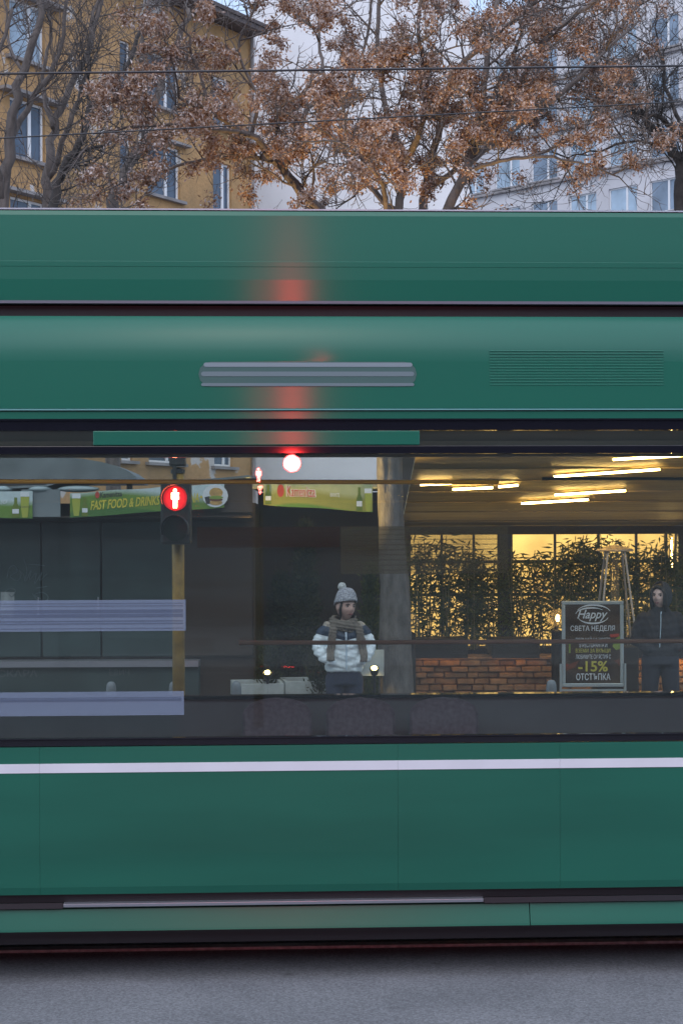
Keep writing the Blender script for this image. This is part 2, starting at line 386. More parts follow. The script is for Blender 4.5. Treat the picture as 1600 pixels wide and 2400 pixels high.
# seats along the far side
def seat_mesh():
    s = MB()
    pts = []
    for i in range(9):
        a = math.pi * i / 8; pts.append((.2 * math.cos(a) * 1.0, .30 + .09 * math.sin(a)))
    outline = [(-.2, -.25)] + [(x, z) for x, z in pts[::-1]] + [(.2, -.25)]
    s.flat(outline, 0, .05); return s.mesh('seat_back')
sm = seat_mesh(); sm.materials.append(M['seat'])
cm = MB().box(-.2, .2, -.42, -.01, -.30, -.24).mesh('seat_cushion'); cm.materials.append(M['seat'])
gm = MB().tube([(-.15, .02, .33), (-.13, .0, .42), (.13, .0, .42), (.15, .02, .33)], .011, 8).mesh('seat_handle'); gm.materials.append(M['interior'])
for i, px in enumerate((650, 845, 1040)):
    p = tlocal(px, 1645, 9.9)
    b = bpy.data.objects.new('seat_back', sm); col.objects.link(b); b.parent = TR; b.location = (p.x, p.y, 1.145 - .385); b.modifiers.new('bevel', 'BEVEL').width = .015
    c = bpy.data.objects.new('seat_cushion', cm); col.objects.link(c); c.parent = b
    MB().box(-.16, .16, -.36, -.06, -.38, -.30).build('seat_base', M['interior_dark'], b)
# tinted films added on the far window, imitating blurred hazy bands
p0, p1 = tlocal(470, 1236, 9.7), tlocal(800, 1282, 9.7)
M['monitor'] = mat('monitor_face', (.10, .045, .02), .5, noise=.6, nscale=4, stretch=(.4, 1, 3))
M['film_brown'] = film_mat('brown_film', (.32, .22, .10), .5); M['film_beige'] = film_mat('beige_film', (.60, .74, .44), .34)
for px0, px1, py0, py1, m_ in ((462, 797, 1234, 1284, 'film_brown'), (800, 1196, 1232, 1346, 'film_beige')):
    a_, b_ = tlocal(px0, py1, 10.2), tlocal(px1, py0, 10.2)
    fl = MB().flat([(a_.x, a_.z), (b_.x, a_.z), (b_.x, b_.z), (a_.x, b_.z)], W - .034, .001).build('window_film', M[m_], TR)
    st = MB(); n_ = 5 if m_ == 'film_brown' else 9
    for i_ in range(n_):
        z_ = a_.z + (b_.z - a_.z) * (i_ + .7) / (n_ + .4); st.flat([(a_.x + .02, z_), (b_.x - .02, z_), (b_.x - .02, z_ + .006), (a_.x + .02, z_ + .006)], W - .0355, .0007)
    st.build('film_stripes', M[m_], fl)
# notices stuck on the window
M['notice'] = film_mat('paper_notice', (.26, .33, .45), .44)
M['notice_line'] = film_mat('notice_print', (.13, .17, .26), .35)
def notice(px0, px1, py0, py1, lines, al):
    a, b = tlocal(px0, py1, 8.0), tlocal(px1, py0, 8.0)
    y = .016
    n = MB().flat([(a.x, a.z), (b.x, a.z), (b.x, b.z), (a.x, b.z)], y, .001).build('window_notice', M['notice'], TR)
    s = MB()
    rnd = random.Random(5)
    for f, th in lines:
        z = b.z + (a.z - b.z) * f
        s.flat([(a.x + .01, z - th), (b.x - .012, z - th), (b.x - .012, z), (a.x + .01, z)], y - .0012, .0008)
    if lines: s.build('printed_lines', M['notice_line'], n)
notice(-120, 436, 1405, 1480, [(.10, .004), (.18, .004), (.31, .016), (.45, .016), (.66, .006), (.74, .006), (.90, .004)], 1)
notice(-120, 432, 1619, 1677, [(.24, .003), (.30, .012)], 1)

# ---------------------------------------------------------------- rails in the road
ca, sa = math.cos(YAW), math.sin(YAW)
for yy, lab in ((.66, 'tram rail in the asphalt along the near edge of the tram'), (1.67, 'tram rail in the asphalt under the far side of the tram')):
    o = MB().box(-30, 30, -.035, .035, -.05, .014).build('tram_rail', M['steel']); o.location = (-sa * yy, 8 + ca * yy, 0); o.rotation_euler = (0, 0, YAW)
    tag(o, lab, 'rail', 'rails of the tram track')

# ---------------------------------------------------------------- overhead wires
M['wire'] = mat('wire_dark', (.05, .05, .055), .4, metal=.3)
def wire(px0, py0, px1, py1, Y0, Y1, r, label):
    a, b = at(px0, py0, Y0), at(px1, py1, Y1); d = b - a
    o = MB().tube([a - d * 3, a, b, b + d * 3], r, 8).build('overhead_wire', M['wire'], None, True)
    tag(o, label, 'wire', 'overhead wires above the tram')
wire(0, 173, 1600, 154, 9.6, 9.9, .0065, 'upper thicker overhead wire crossing nearly level before the tree')
wire(0, 324, 1600, 238, 11.5, 12.5, .005, 'lower thinner overhead wire rising to the right before the tree')

# ---------------------------------------------------------------- buildings
def orange_plaster():
    m = bpy.data.materials.new('orange_plaster'); m.use_nodes = True; t = m.node_tree; b = t.nodes['Principled BSDF']
    tc = t.nodes.new('ShaderNodeTexCoord')
    n1 = t.nodes.new('ShaderNodeTexNoise'); n1.inputs['Scale'].default_value = .35; n1.inputs['Detail'].default_value = 7; n1.inputs['Roughness'].default_value = .65
    n2 = t.nodes.new('ShaderNodeTexNoise'); n2.inputs['Scale'].default_value = 9; n2.inputs['Detail'].default_value = 4
    for n in (n1, n2): t.links.new(tc.outputs['Object'], n.inputs['Vector'])
    r = t.nodes.new('ShaderNodeValToRGB'); e = r.color_ramp.elements
    e[0].position = .3; e[0].color = (.28, .18, .09, 1); e[1].position = .55; e[1].color = (.48, .28, .125, 1)
    x = e.new(.575); x.color = (.48, .30, .15, 1); x = e.new(.59); x.color = (.56, .52, .50, 1)
    t.links.new(n1.outputs[0], r.inputs[0])
    mu = t.nodes.new('ShaderNodeMix'); mu.data_type = 'RGBA'; mu.blend_type = 'MULTIPLY'; mu.inputs[0].default_value = 1
    r2 = t.nodes.new('ShaderNodeValToRGB'); r2.color_ramp.elements[0].color = (.75, .75, .75, 1); r2.color_ramp.elements[1].color = (1.15, 1.15, 1.15, 1)
    t.links.new(n2.outputs[0], r2.inputs[0]); t.links.new(r.outputs[0], mu.inputs[6]); t.links.new(r2.outputs[0], mu.inputs[7])
    t.links.new(mu.outputs[2], b.inputs['Base Color']); b.inputs['Roughness'].default_value = .9
    bp = t.nodes.new('ShaderNodeBump'); bp.inputs['Strength'].default_value = .5; bp.inputs['Distance'].default_value = .05
    t.links.new(n2.outputs[0], bp.inputs['Height']); t.links.new(bp.outputs[0], b.inputs['Normal'])
    return m
M['orange'] = orange_plaster()
M['concrete'] = mat('ledge_grey', (.27, .25, .25), .85, noise=.3, nscale=2)
M['pane_dark'] = mat('pane_dark', (.07, .10, .15), .08, noise=.5, nscale=.9)
M['pane_pale'] = mat('pane_pale', (.36, .46, .56), .08, noise=.4, nscale=.7)  # pale curtains and mirrored sky put together into the pane colour
M['pane_mid'] = mat('pane_mid', (.22, .28, .36), .08, noise=.4, nscale=.8)
M['frame_white'] = mat('frame_white', (.72, .72, .74), .6)
M['rooftile'] = mat('roof_dark', (.10, .08, .08), .8, noise=.4, nscale=6)
M['whitewall'] = mat('white_render', (.74, .73, .76), .85, noise=.10, nscale=.5, bump=.2, bscale=12)
M['greywall'] = mat('grey_render', (.58, .56, .58), .85, noise=.14, nscale=.4)

def facade(root, walls, windows, ledges, wallmat, depth, zt, frame=.09):
    """local x runs along the facade, -y faces the street; window openings cut as a grid of wall pieces"""
    (X0, X1) = walls
    xs = sorted(set([X0, X1] + [v for a, b, c, d, m in windows for v in (a, b)]))
    zs = sorted(set([0, zt] + [v for a, b, c, d, m in windows for v in (c, d)]))
    s = MB()
    for i in range(len(xs) - 1):
        for j in range(len(zs) - 1):
            cx, cz = (xs[i] + xs[i + 1]) / 2, (zs[j] + zs[j + 1]) / 2
            if any(a < cx < b and c < cz < d for a, b, c, d, m in windows): continue
            s.add([(xs[i], 0, zs[j]), (xs[i + 1], 0, zs[j]), (xs[i + 1], 0, zs[j + 1]), (xs[i], 0, zs[j + 1])], [(0, 1, 2, 3)])
    for a, b, c, d, m in windows:
        q = .22
        s.add([(a, 0, c), (b, 0, c), (b, 0, d), (a, 0, d), (a, q, c), (b, q, c), (b, q, d), (a, q, d)],
              [(0, 4, 5, 1), (1, 5, 6, 2), (2, 6, 7, 3), (3, 7, 4, 0)])
    s.add([(X0, 0, 0), (X0, depth, 0), (X0, depth, zt), (X0, 0, zt)], [(0, 1, 2, 3)])
    s.add([(X1, 0, 0), (X1, depth, 0), (X1, depth, zt), (X1, 0, zt)], [(3, 2, 1, 0)])
    s.add([(X0, 0, zt), (X1, 0, zt), (X1, depth, zt), (X0, depth, zt)], [(0, 1, 2, 3)])
    s.add([(X0, depth, 0), (X1, depth, 0), (X1, depth, zt), (X0, depth, zt)], [(3, 2, 1, 0)])
    s.build('wall', wallmat, root)
    for a, b, c, d, m in windows:
        f = MB(); t = .075; y0, y1 = .10, .17
        f.box(a, b, y0, y1, c, c + t); f.box(a, b, y0, y1, d - t, d); f.box(a, a + t, y0, y1, c + t, d - t); f.box(b - t, b, y0, y1, c + t, d - t)
        k = a + (b - a) * .62
        if b - a > .8: f.box(k - t * .8, k + t * .8, y0 - .01, y1, c + t, d - t)
        fr = f.build('window', M['frame_white'], root)
        if b - a > .8:
            MB().box(a + t, k - t * .8, .13, .15, c + t, d - t).build('pane', m, fr); MB().box(k + t * .8, b - t, .13, .15, c + t, d - t).build('pane', m, fr)
        else: MB().box(a + t, b - t, .13, .15, c + t, d - t).build('pane', m, fr)
        MB().box(a - .18, b + .18, -.16, .1, c - .10, c - .003).build('window_ledge', M['concrete'], root)
    for a, b, z, dpt, th in ledges:
        MB().box(a, b, -dpt, -.002, z, z + th).build('ledge', M['concrete'], root)

# orange block on the left; runs away to the right
ang = math.atan2(4000, 2500); P0 = Vector(((50 - 800) / FPX * 50, 50, 0)); D = Vector((math.cos(ang), math.sin(ang), 0))
def along(P, D, px):
    k = (px - 800) / FPX; t = (k * P.y - P.x) / (D.x - k * D.y); return t
ob = thing('apartment_building', P0, 'old orange plastered apartment block with white framed windows left of the white wall', 'building', ang)
tO = lambda px: along(P0, D, px)
Wd, Wp = M['pane_dark'], M['pane_pale']
wins = []
for zb in (4.68, 7.58, 10.48, 13.38, 16.28):
    for a, b, in ((-150, -62), (28, 110), (286, 312), (350, 426), (503, 546)):
        wins.append((tO(a), tO(b), zb, zb + 1.72, Wp if (zb > 16 and a < 200) else Wd))
leds = []
for zb in (4.68, 7.58, 10.48, 13.38, 16.28):
    leds += [(tO(0), tO(145), zb + 1.80, .35, .10), (tO(335), tO(440), zb + 1.80, .25, .08)]
facade(ob, (tO(-400), tO(591)), wins, leds, M['orange'], 9, 19.8)
MB().box(tO(-400), tO(591), -.75, 9.2, 19.82, 19.98).build('eave', M['rooftile'], ob)
MB().prism_x([(-.8, 19.99), (-.8, 20.12), (4.2, 22.2), (9.3, 20.12), (9.3, 19.99)], tO(-400), tO(591)).build('roof', M['rooftile'], ob)
MB().tube([(tO(594) - .1, -.1, 0), (tO(594) - .1, -.1, 19.8)], .07, 8).build('downpipe', M['concrete'], ob)

# white blank-walled block in the middle
wb = thing('white_building', (at(586, 0, 64).x, 64, 0), 'plain white rendered building with a windowless end wall behind the big tree', 'building')
x1 = at(1100, 0, 64).x - wb.location.x
MB().box(0, x1, 0, 10, 0, 30).build('wall', M['whitewall'], wb)
# pale block on the right; runs away to the left
P1 = Vector(((1500 - 800) / FPX * 93, 93, 0)); D1 = Vector((.698, -.716, 0)); a1 = math.atan2(D1.y, D1.x)
pb = thing('apartment_building', P1, 'pale grey apartment block with ledges and light blue windows at the right', 'building', a1)
t1 = lambda px: along(P1, D1, px)
wins = []; xx = t1(1080); k = 0
while xx < t1(2100):
    for zb in (5.3, 8.2, 11.1, 14.0, 16.9, 19.8, 22.75, 25.65, 28.6):
        wins.append((xx, xx + 1.9, zb, zb + 1.75, Wp if (k * 7 + int(zb)) % 3 else M['pane_mid']))
    xx += 2.75; k += 1
leds = [(t1(1000), t1(2200), z, .25, .14) for z in (22.45, 25.35, 28.25)]
facade(pb, (t1(1000), t1(2200)), wins, leds, M['greywall'], 8, 33)

# the block across the street behind the viewer, added unseen to dim the sky mirrored in the tram
fb = thing('apartment_building', (9, -26, 0), 'grey block on the near side of the street that mirrors dimly in the tram glass', 'building', math.pi)
M['greyblock'] = mat('grey_block', (.17, .17, .18), .9, noise=.3, nscale=.5)
facade(fb, (-26, 40), [], [(-26, 40, z, .1, .2) for z in (4, 7.2, 10.4, 12.7)], M['greyblock'], 8, 13)

# ---------------------------------------------------------------- trees
M['bark'] = mat('bark_grey', (.15, .125, .115), .9, noise=.4, nscale=14, bump=.6, bscale=40, stretch=(1, 1, .3))
M['bark_dark'] = mat('bark_dark', (.055, .048, .046), .9, noise=.4, nscale=14)
M['bark_trunk'] = mat('bark_trunk', (.13, .125, .12), .9, noise=.45, nscale=18, bump=.8, bscale=50, stretch=(1, 1, .35))
def leaf_mat(name, cols, rough=.7, trans=.25):
    m = bpy.data.materials.new(name); m.use_nodes = True; t = m.node_tree; b = t.nodes['Principled BSDF']
    g = t.nodes.new('ShaderNodeNewGeometry'); r = t.nodes.new('ShaderNodeValToRGB'); e = r.color_ramp.elements
    e[0].position = 0; e[0].color = (*cols[0], 1); e[1].position = 1; e[1].color = (*cols[-1], 1)
    for i, c in enumerate(cols[1:-1]): x = e.new((i + 1) / (len(cols) - 1)); x.color = (*c, 1)
    t.links.new(g.outputs['Random Per Island'], r.inputs[0]); t.links.new(r.outputs[0], b.inputs['Base Color'])
    b.inputs['Roughness'].default_value = rough
    if trans:
        tl = t.nodes.new('ShaderNodeBsdfTranslucent'); mx = t.nodes.new('ShaderNodeMixShader'); mx.inputs[0].default_value = trans
        t.links.new(r.outputs[0], tl.inputs[0]); o_ = t.nodes['Material Output']
        t.links.new(b.outputs[0], mx.inputs[1]); t.links.new(tl.outputs[0], mx.inputs[2]); t.links.new(mx.outputs[0], o_.inputs[0])
    return m
M['seeds'] = leaf_mat('brown_seeds', [(.12, .06, .035), (.30, .155, .085), (.42, .24, .14), (.36, .24, .18), (.60, .46, .40), (.76, .68, .67)])  # palest tones paint cool highlights into random seeds
M['needles'] = leaf_mat('conifer_green', [(.012, .022, .010), (.022, .035, .012), (.04, .05, .015), (.06, .06, .02)])
M['bamboo_leaf'] = leaf_mat('bamboo_green', [(.04, .07, .018), (.07, .10, .02), (.13, .14, .03)], trans=.45)
M['bamboo_stem'] = mat('bamboo_stem', (.16, .15, .05), .6)

class Grower:
    def __init__(s, seed): s.r = random.Random(seed); s.mb = MB(); s.tips = []
    def limb(s, pts, r0, r1, seg=6):
        n = len(pts); s.mb.tube(pts, [r0 + (r1 - r0) * i / (n - 1) for i in range(n)], seg)
    def smooth(s, pts, k=4, jit=.02):
        out = []
        for i in range(len(pts) - 1):
            p0 = pts[max(i - 1, 0)]; p1 = pts[i]; p2 = pts[i + 1]; p3 = pts[min(i + 2, len(pts) - 1)]
            for j in range(k):
                t = j / k
                q = .5 * ((2 * p1) + (p2 - p0) * t + (2 * p0 - 5 * p1 + 4 * p2 - p3) * t * t + (3 * p1 - p0 - 3 * p2 + p3) * t ** 3)
                if i + j > 0: q = q + Vector((s.r.gauss(0, jit), s.r.gauss(0, jit), s.r.gauss(0, jit)))
                out.append(q)
        out.append(pts[-1]); return out
    def twig(s, p, d, ln, r, lev, up=.25, droop=0):
        n = 5; pts = [p]; q = p.copy(); d = d.normalized()
        for i in range(n):
            d = (d + Vector((s.r.gauss(0, .22), s.r.gauss(0, .22), s.r.gauss(0, .18) + up * .22 - droop * .1))).normalized()
            q = q + d * ln / n; pts.append(q.copy())
        s.limb(pts, r, r * .35, 4 if r < .012 else 5)
        if lev <= 0: s.tips.append((pts[-1], d)); s.tips.append((pts[3], d)); return
        for i in range(1, n + 1):
            for _ in range(s.r.choice((1, 1, 2)) if lev > 1 else 1):
                if s.r.random() < .85:
                    a = s.r.uniform(0, 2 * math.pi); side = d.orthogonal(); side.rotate(Matrix.Rotation(a, 3, d))
                    s.twig(pts[i], d * .7 + side * .8, ln * s.r.uniform(.45, .7), max(r * .55, .0028), lev - 1, up, droop)

def seed_clumps(tips, rnd, n_leaf=70, size=.12, ll=.045, lw=.011, hang=.75):
    V = []; F = []; k = 0
    for p, d in tips:
        sz = size * rnd.uniform(.6, 1.25); nl = int(n_leaf * rnd.uniform(.5, 1.2))
        ax = (d * .5 + Vector((rnd.gauss(0, .4), rnd.gauss(0, .4), -hang))).normalized()
        for _ in range(nl):
            u = rnd.random(); c = p + ax * (u * sz * 1.3) + Vector((rnd.gauss(0, 1), rnd.gauss(0, 1), rnd.gauss(0, .7))) * sz * .34
            dr = Vector((rnd.gauss(0, .8), rnd.gauss(0, .8), rnd.gauss(-.5, .7))).normalized()
            sd = dr.orthogonal().normalized(); sd.rotate(Matrix.Rotation(rnd.uniform(0, 6.28), 3, dr))
            l = ll * rnd.uniform(.6, 1.3); w_ = lw * rnd.uniform(.7, 1.3)
            nr = dr.cross(sd) * w_ * .5
            V += [c, c + dr * l * .5 + sd * w_ + nr, c + dr * l, c + dr * l * .5 - sd * w_ + nr]
            F.append((k, k + 1, k + 2, k + 3)); k += 4
    m = bpy.data.meshes.new('seed_clusters'); m.from_pydata([tuple(v) for v in V], [], F); m.update(); return m

# main tree with hanging brown seed clusters
TY = 15.4
mt = thing('tree', at(922, 1272, TY) * 1.0, 'large multi stemmed tree hung with brown seed clusters behind the tram', 'tree')
mt.location.z = SW
G = Grower(7)
off = Vector(mt.location)
def P(px, py, dy=0): return at(px, py, TY + dy) - off
trunk = [Vector((.03, 0, -.02))] + [P(*q) for q in ((926, 1560), (926, 1430), (920, 1300), (913, 1150), (914, 1000), (920, 880), (926, 800))]
G0 = MB(); sp = G.smooth(trunk, 4, .004)
G0.tube(sp, [.17 - .055 * min(1, i / 14) for i in range(len(sp))], 16); G0.build('trunk', M['bark_trunk'], mt, True)
limbs = [
 ([(924, 830, 0), (860, 610, -.2), (745, 490, -.4), (690, 430, -.5), (640, 372, -.6), (590, 318, -.8), (500, 270, -.9), (420, 230, -1.0)], .075, .016),
 ([(690, 430, -.5), (640, 380, -.3), (540, 368, -.3), (440, 385, -.2), (330, 415, -.4), (285, 430, -.5)], .034, .008),
 ([(660, 395, -.5), (700, 330, -.2), (715, 270, 0), (760, 190, .2), (750, 100, .3), (745, -20, .4)], .035, .016),
 ([(590, 318, -.8), (500, 300, -1.1), (400, 292, -1.2), (300, 300, -1.3), (240, 310, -1.3)], .026, .007),
 ([(920, 800, 0), (915, 620, .3), (935, 490, .5), (942, 380, .6), (905, 260, .8), (885, 120, 1.0), (890, -40, 1.1)], .066, .024),
 ([(926, 790, 0), (960, 610, .4), (990, 490, .7), (1010, 380, .9), (1035, 280, .9), (1062, 180, .8), (1150, 90, .7), (1290, -20, .6)], .065, .028),
 ([(928, 800, 0), (1000, 630, -.1), (1052, 490, -.2), (1100, 375, -.2), (1128, 240, -.1), (1145, 100, 0), (1175, -40, .1)], .075, .026),
 ([(1085, 410, -.2), (1150, 385, -.4), (1250, 366, -.6), (1360, 382, -.7), (1450, 415, -.8)], .028, .008),
 ([(1110, 340, -.2), (1190, 250, -.3), (1262, 110, -.4), (1375, 15, -.5), (1440, -40, -.5)], .05, .022),
 ([(1130, 300, -.1), (1230, 262, .2), (1330, 205, .3), (1420, 120, .4), (1510, 30, .5)], .035, .012),
 ([(1090, 390, -.2), (1222, 290, .4), (1330, 205, .9), (1425, 104, 1.2), (1500, 0, 1.4)], .04, .024),
 ([(926, 720, 0), (905, 570, -.4), (905, 460, -.7), (880, 405, -.9), (815, 345, -1.1), (760, 330, -1.2)], .04, .010),
 ([(1000, 440, .7), (1060, 400, .8), (1120, 310, 1.0), (1180, 170, 1.2), (1230, 60, 1.3), (1260, -30, 1.3)], .035, .016),
 ([(940, 400, .6), (985, 300, .2), (1000, 190, 0), (980, 80, -.2), (990, -30, -.3)], .04, .018),
 ([(930, 500, .5), (860, 430, .8), (800, 330, 1.1), (820, 200, 1.3), (860, 90, 1.4), (870, -30, 1.4)], .035, .016),
 ([(500, 270, -.9), (470, 180, -.8), (440, 90, -.9), (430, 10, -1)], .022, .009),
 ([(590, 318, -.8), (600, 220, -.9), (560, 120, -.9), (600, 10, -1)], .022, .010),
 ([(1250, 366, -.6), (1330, 330, -.6), (1420, 300, -.6), (1480, 280, -.6)], .018, .007),
]
for pts, r0, r1 in limbs:
    q = [P(*p) for p in pts]; s = G.smooth(q, 5, .007)
    G.limb(s, r0 * .82, r1 * .72, 8)
    n = len(s)
    for i in range(4, n):
        wp = s[i] + off
        ppx = 800 + wp.x / wp.y * FPX; ppy = HORIZON - (wp.z - CAM_H) / wp.y * FPX
        if ppy > 545 or ppy < -60: continue
        if G.r.random() < .50 or i == n - 1:
            d = (s[i] - s[i - 1]).normalized()
            sd = d.orthogonal(); sd.rotate(Matrix.Rotation(G.r.uniform(0, 6.28), 3, d))
            dv = (d * .7 + sd * .9)
            G.twig(s[i], dv, G.r.uniform(.35, .75), max(.006, min(.012, r1 * .9)), 2, .3)
G.mb.build('branches', M['bark'], mt, True)
rnd = random.Random(3); tips = []
for p, d in G.tips:
    wp = p + off; ppx = 800 + wp.x / wp.y * FPX; ppy = HORIZON - (wp.z - CAM_H) / wp.y * FPX
    if ppy > 560 or ppy < -90: continue
    keep = .088
    if ppx > 1200: keep = .085
    if ppx < 330: keep = .08
    if ppx > 1480: keep = .02
    if 620 < ppx < 800: keep = .11
    if ppx < 170: keep = 0
    if ppy > 420: keep *= .45
    keep *= .25 + .95 * (math.sin(ppx * .021 + 2) * math.sin(ppy * .027 + ppx * .006) > -.15)
    if rnd.random() < keep: tips.append((p, d))
rnd.shuffle(tips)
print('tips', len(G.tips), 'kept', len(tips))
tips = tips[:1500]
o = link('seed_clusters', seed_clumps(tips, rnd, 170, .115, .040, .0085), M['seeds'], mt); tag(o, kind='stuff')

def bare_tree(base_px, Y, limbs, label, seed, m, lev=2, seeds=0, base_r=.09):
    base = at(base_px, 1272, Y); base.z = SW
    t = thing('tree', base, label, 'tree', 0, 'bare trees beyond the tram')
    g = Grower(seed)
    first = True; tr = MB()
    for pts, r0, r1 in limbs:
        q = [at(a, b, Y + c) - base for a, b, c in pts]
        s = g.smooth(q, 4, .02)
        (tr if first else g.mb).tube(s, [r0 + (r1 - r0) * i / (len(s) - 1) for i in range(len(s))], 8)
        first = False
        for i in range(3, len(s)):
            wp = s[i] + base; ppy = HORIZON - (wp.z - CAM_H) / wp.y * FPX
            if ppy > 560: continue
            if g.r.random() < .6:
                d = (s[i] - s[i - 1]).normalized(); sd = d.orthogonal(); sd.rotate(Matrix.Rotation(g.r.uniform(0, 6.28), 3, d))
                g.twig(s[i], d * .9 + sd * .8, g.r.uniform(.5, 1.2), .011, lev, .5)
    tr.build('trunk', m, t, True); g.mb.build('branches', m, t, True)
    return t, g
Y1 = 21
bare_tree(8, Y1, [([(8, 1850, 0), (8, 800, 0), (10, 490, 0), (22, 330, 0), (45, 200, 0), (90, 60, 0), (110, -60, 0)], .10, .035),
                  ([(22, 330, 0), (80, 230, .3), (140, 120, .4), (160, -30, .5)], .045, .02),
                  ([(10, 480, 0), (-20, 330, -.3), (-10, 160, -.5), (30, 20, -.6)], .04, .02),
                  ([(60, 180, 0), (20, 90, .2), (10, -20, .3)], .025, .012)],
          'bare grey tree with forking stems at the left edge before the orange block', 21, M['bark'])
bare_tree(112, Y1 + .6, [([(112, 1850, 0), (110, 800, 0), (108, 490, 0), (112, 380, 0), (130, 280, .2), (180, 180, .3), (230, 40, .4), (250, -60, .4)], .085, .025),
                  ([(112, 420, 0), (160, 300, -.3), (200, 200, -.4), (215, 60, -.5), (260, -40, -.5)], .04, .018),
                  ([(125, 300, 0), (100, 180, .2), (120, 60, .3), (100, -40, .4)], .03, .014)],
          'bare tree with slim leaning stems second from the left edge', 22, M['bark'])
bare_tree(130, Y1 - .8, [([(128, 1850, 0), (128, 800, 0), (128, 490, 0), (150, 395, 0), (195, 320, 0), (215, 250, .1), (290, 160, .1), (350, 20, .2)], .075, .02),
                  ([(150, 395, 0), (220, 345, .2), (330, 300, .3)], .03, .01),
                  ([(140, 420, 0), (170, 385, -.2), (230, 370, -.3)], .02, .008)],
          'bare dark tree curving to the right third from the left edge', 23, M['bark_dark'])
bare_tree(262, Y1 + 2, [([(262, 1850, 0), (258, 800, 0), (258, 500, 0), (285, 430, 0), (340, 330, 0), (372, 210, 0), (410, 120, 0), (440, 20, 0)], .11, .03),
                  ([(340, 330, 0), (330, 210, .3), (335, 90, .4), (350, -30, .5)], .04, .018)],
          'bare tree leaning right in front of the orange block windows', 24, M['bark'], 2)
bare_tree(1590, 20, [([(1600, 1850, 0), (1596, 800, 0), (1592, 490, 0), (1596, 400, 0), (1570, 340, 0), (1520, 290, 0), (1470, 250, .2), (1400, 235, .3)], .10, .02),
                  ([(1620, 330, 0), (1560, 290, -.2), (1500, 250, -.3), (1450, 180, -.4)], .04, .012),
                  ([(1592, 470, 0), (1600, 330, .3), (1560, 200, .4), (1540, 90, .5)], .04, .014),
                  ([(1580, 350, 0), (1490, 330, .4), (1400, 350, .5), (1330, 370, .6)], .02, .008)],
          'dark bare tree with fine twigs at the right edge', 25, M['bark_dark'], 3)

# ---------------------------------------------------------------- fast food kiosk
KY = 15.6
M['kiosk'] = mat('kiosk_panel', (.030, .055, .056), .5, noise=.35, nscale=2.5)
M['kiosk_dark'] = mat('kiosk_dark', (.034, .022, .015), .6)
M['tarp'] = mat('grey_tarp', (.15, .18, .19), .6, noise=.3, nscale=3)
M['tarp_light'] = mat('tarp_light', (.30, .38, .40), .5)
M['letter_grey'] = mat('letter_grey', (.085, .10, .11), .6)
kx0, kx1 = at(-500, 0, KY).x, at(592, 0, KY).x
ki = thing('food_kiosk', ((kx0 + kx1) / 2, KY, SW), 'dark green fast food kiosk with awning at the left behind the signal', 'kiosk')
hx = (kx1 - kx0) / 2
def kz(py): return at(0, py, KY).z - SW
def kxx(px): return at(px, 1400, KY).x - ki.location.x
for px0, px1, m in ((-500, -196, 'kiosk'), (-192, 96, 'kiosk'), (100, 236, 'kiosk'), (240, 426, 'kiosk'), (430, 592, 'kiosk_dark')):
    MB().box(kxx(px0), kxx(px1), .0, .05, kz(1540), kz(1225)).build('kiosk_panel', M[m], ki, bevel=.008)
MB().box(-hx, hx, .055, 2.2, 0, 2.30).build('kiosk_body', M['kiosk_dark'], ki)
MB().box(-hx, kxx(470), -.25, .0, kz(1560), kz(1546)).build('counter', M['alu'], ki)
MB().box(-hx, kxx(470), -.20, -.03, 0, kz(1562)).build('counter_front', M['kiosk'], ki)
lettering('СКАРА', M['letter_grey'], ki, (kxx(52), -.203, kz(1583)), w=.36, h=.066, bold=.02)
lettering('ЕВИЧ', M['letter_grey'], ki, (kxx(287), -.203, kz(1580)), w=.18, h=.055)
gr = MB(); rnd = random.Random(8)
sx, sz = kxx(18), kz(1365)
for path in ([(0, 10), (6, 34), (18, 40), (24, 26), (8, 14), (26, 4), (34, 20), (28, 30), (40, 18), (44, 2), (58, 28), (54, 6), (70, 22), (66, -4), (84, 24), (78, 4), (96, 20)],
             [(40, 56), (48, 30), (44, 8)], [(46, 44), (90, 40)], [(-6, -22), (10, -14), (20, -20), (12, -34), (4, -28)], [(60, -26), (74, -44), (92, -46), (98, -34), (84, -24), (66, -30), (80, -40)], [(70, -14), (96, -10)]):
    pts = [Vector((sx + a / 262, -.004, sz + b / 262)) for a, b in path]
    g2 = Grower(1); gr.tube(g2.smooth(pts, 5, 0), .0035, 4)
M['tag_paint'] = mat('tag_paint', (.13, .17, .18), .5)
gr.build('graffiti', M['tag_paint'], ki)
M['poster_pale'] = mat('poster_pale', (.30, .34, .34), .7, noise=.5, nscale=9)
for px0, px1, py0, py1 in ((2, 34, 1388, 1446), (262, 296, 1330, 1392), (352, 396, 1300, 1360), (300, 330, 1500, 1538)):
    MB().flat([(kxx(px0), kz(py1)), (kxx(px1), kz(py1 + 1)), (kxx(px1 + 1), kz(py0)), (kxx(px0 + 1), kz(py0 - 1))], -.003, .001).build('notice_sheet', M['poster_pale' if px0 < 10 else 'kiosk'], ki)
for px in (92, 232, 422): MB().tube([(kxx(px), -.03, kz(1440)), (kxx(px), -.03, kz(1400))], .006, 6).build('handle', M['alu'], ki)
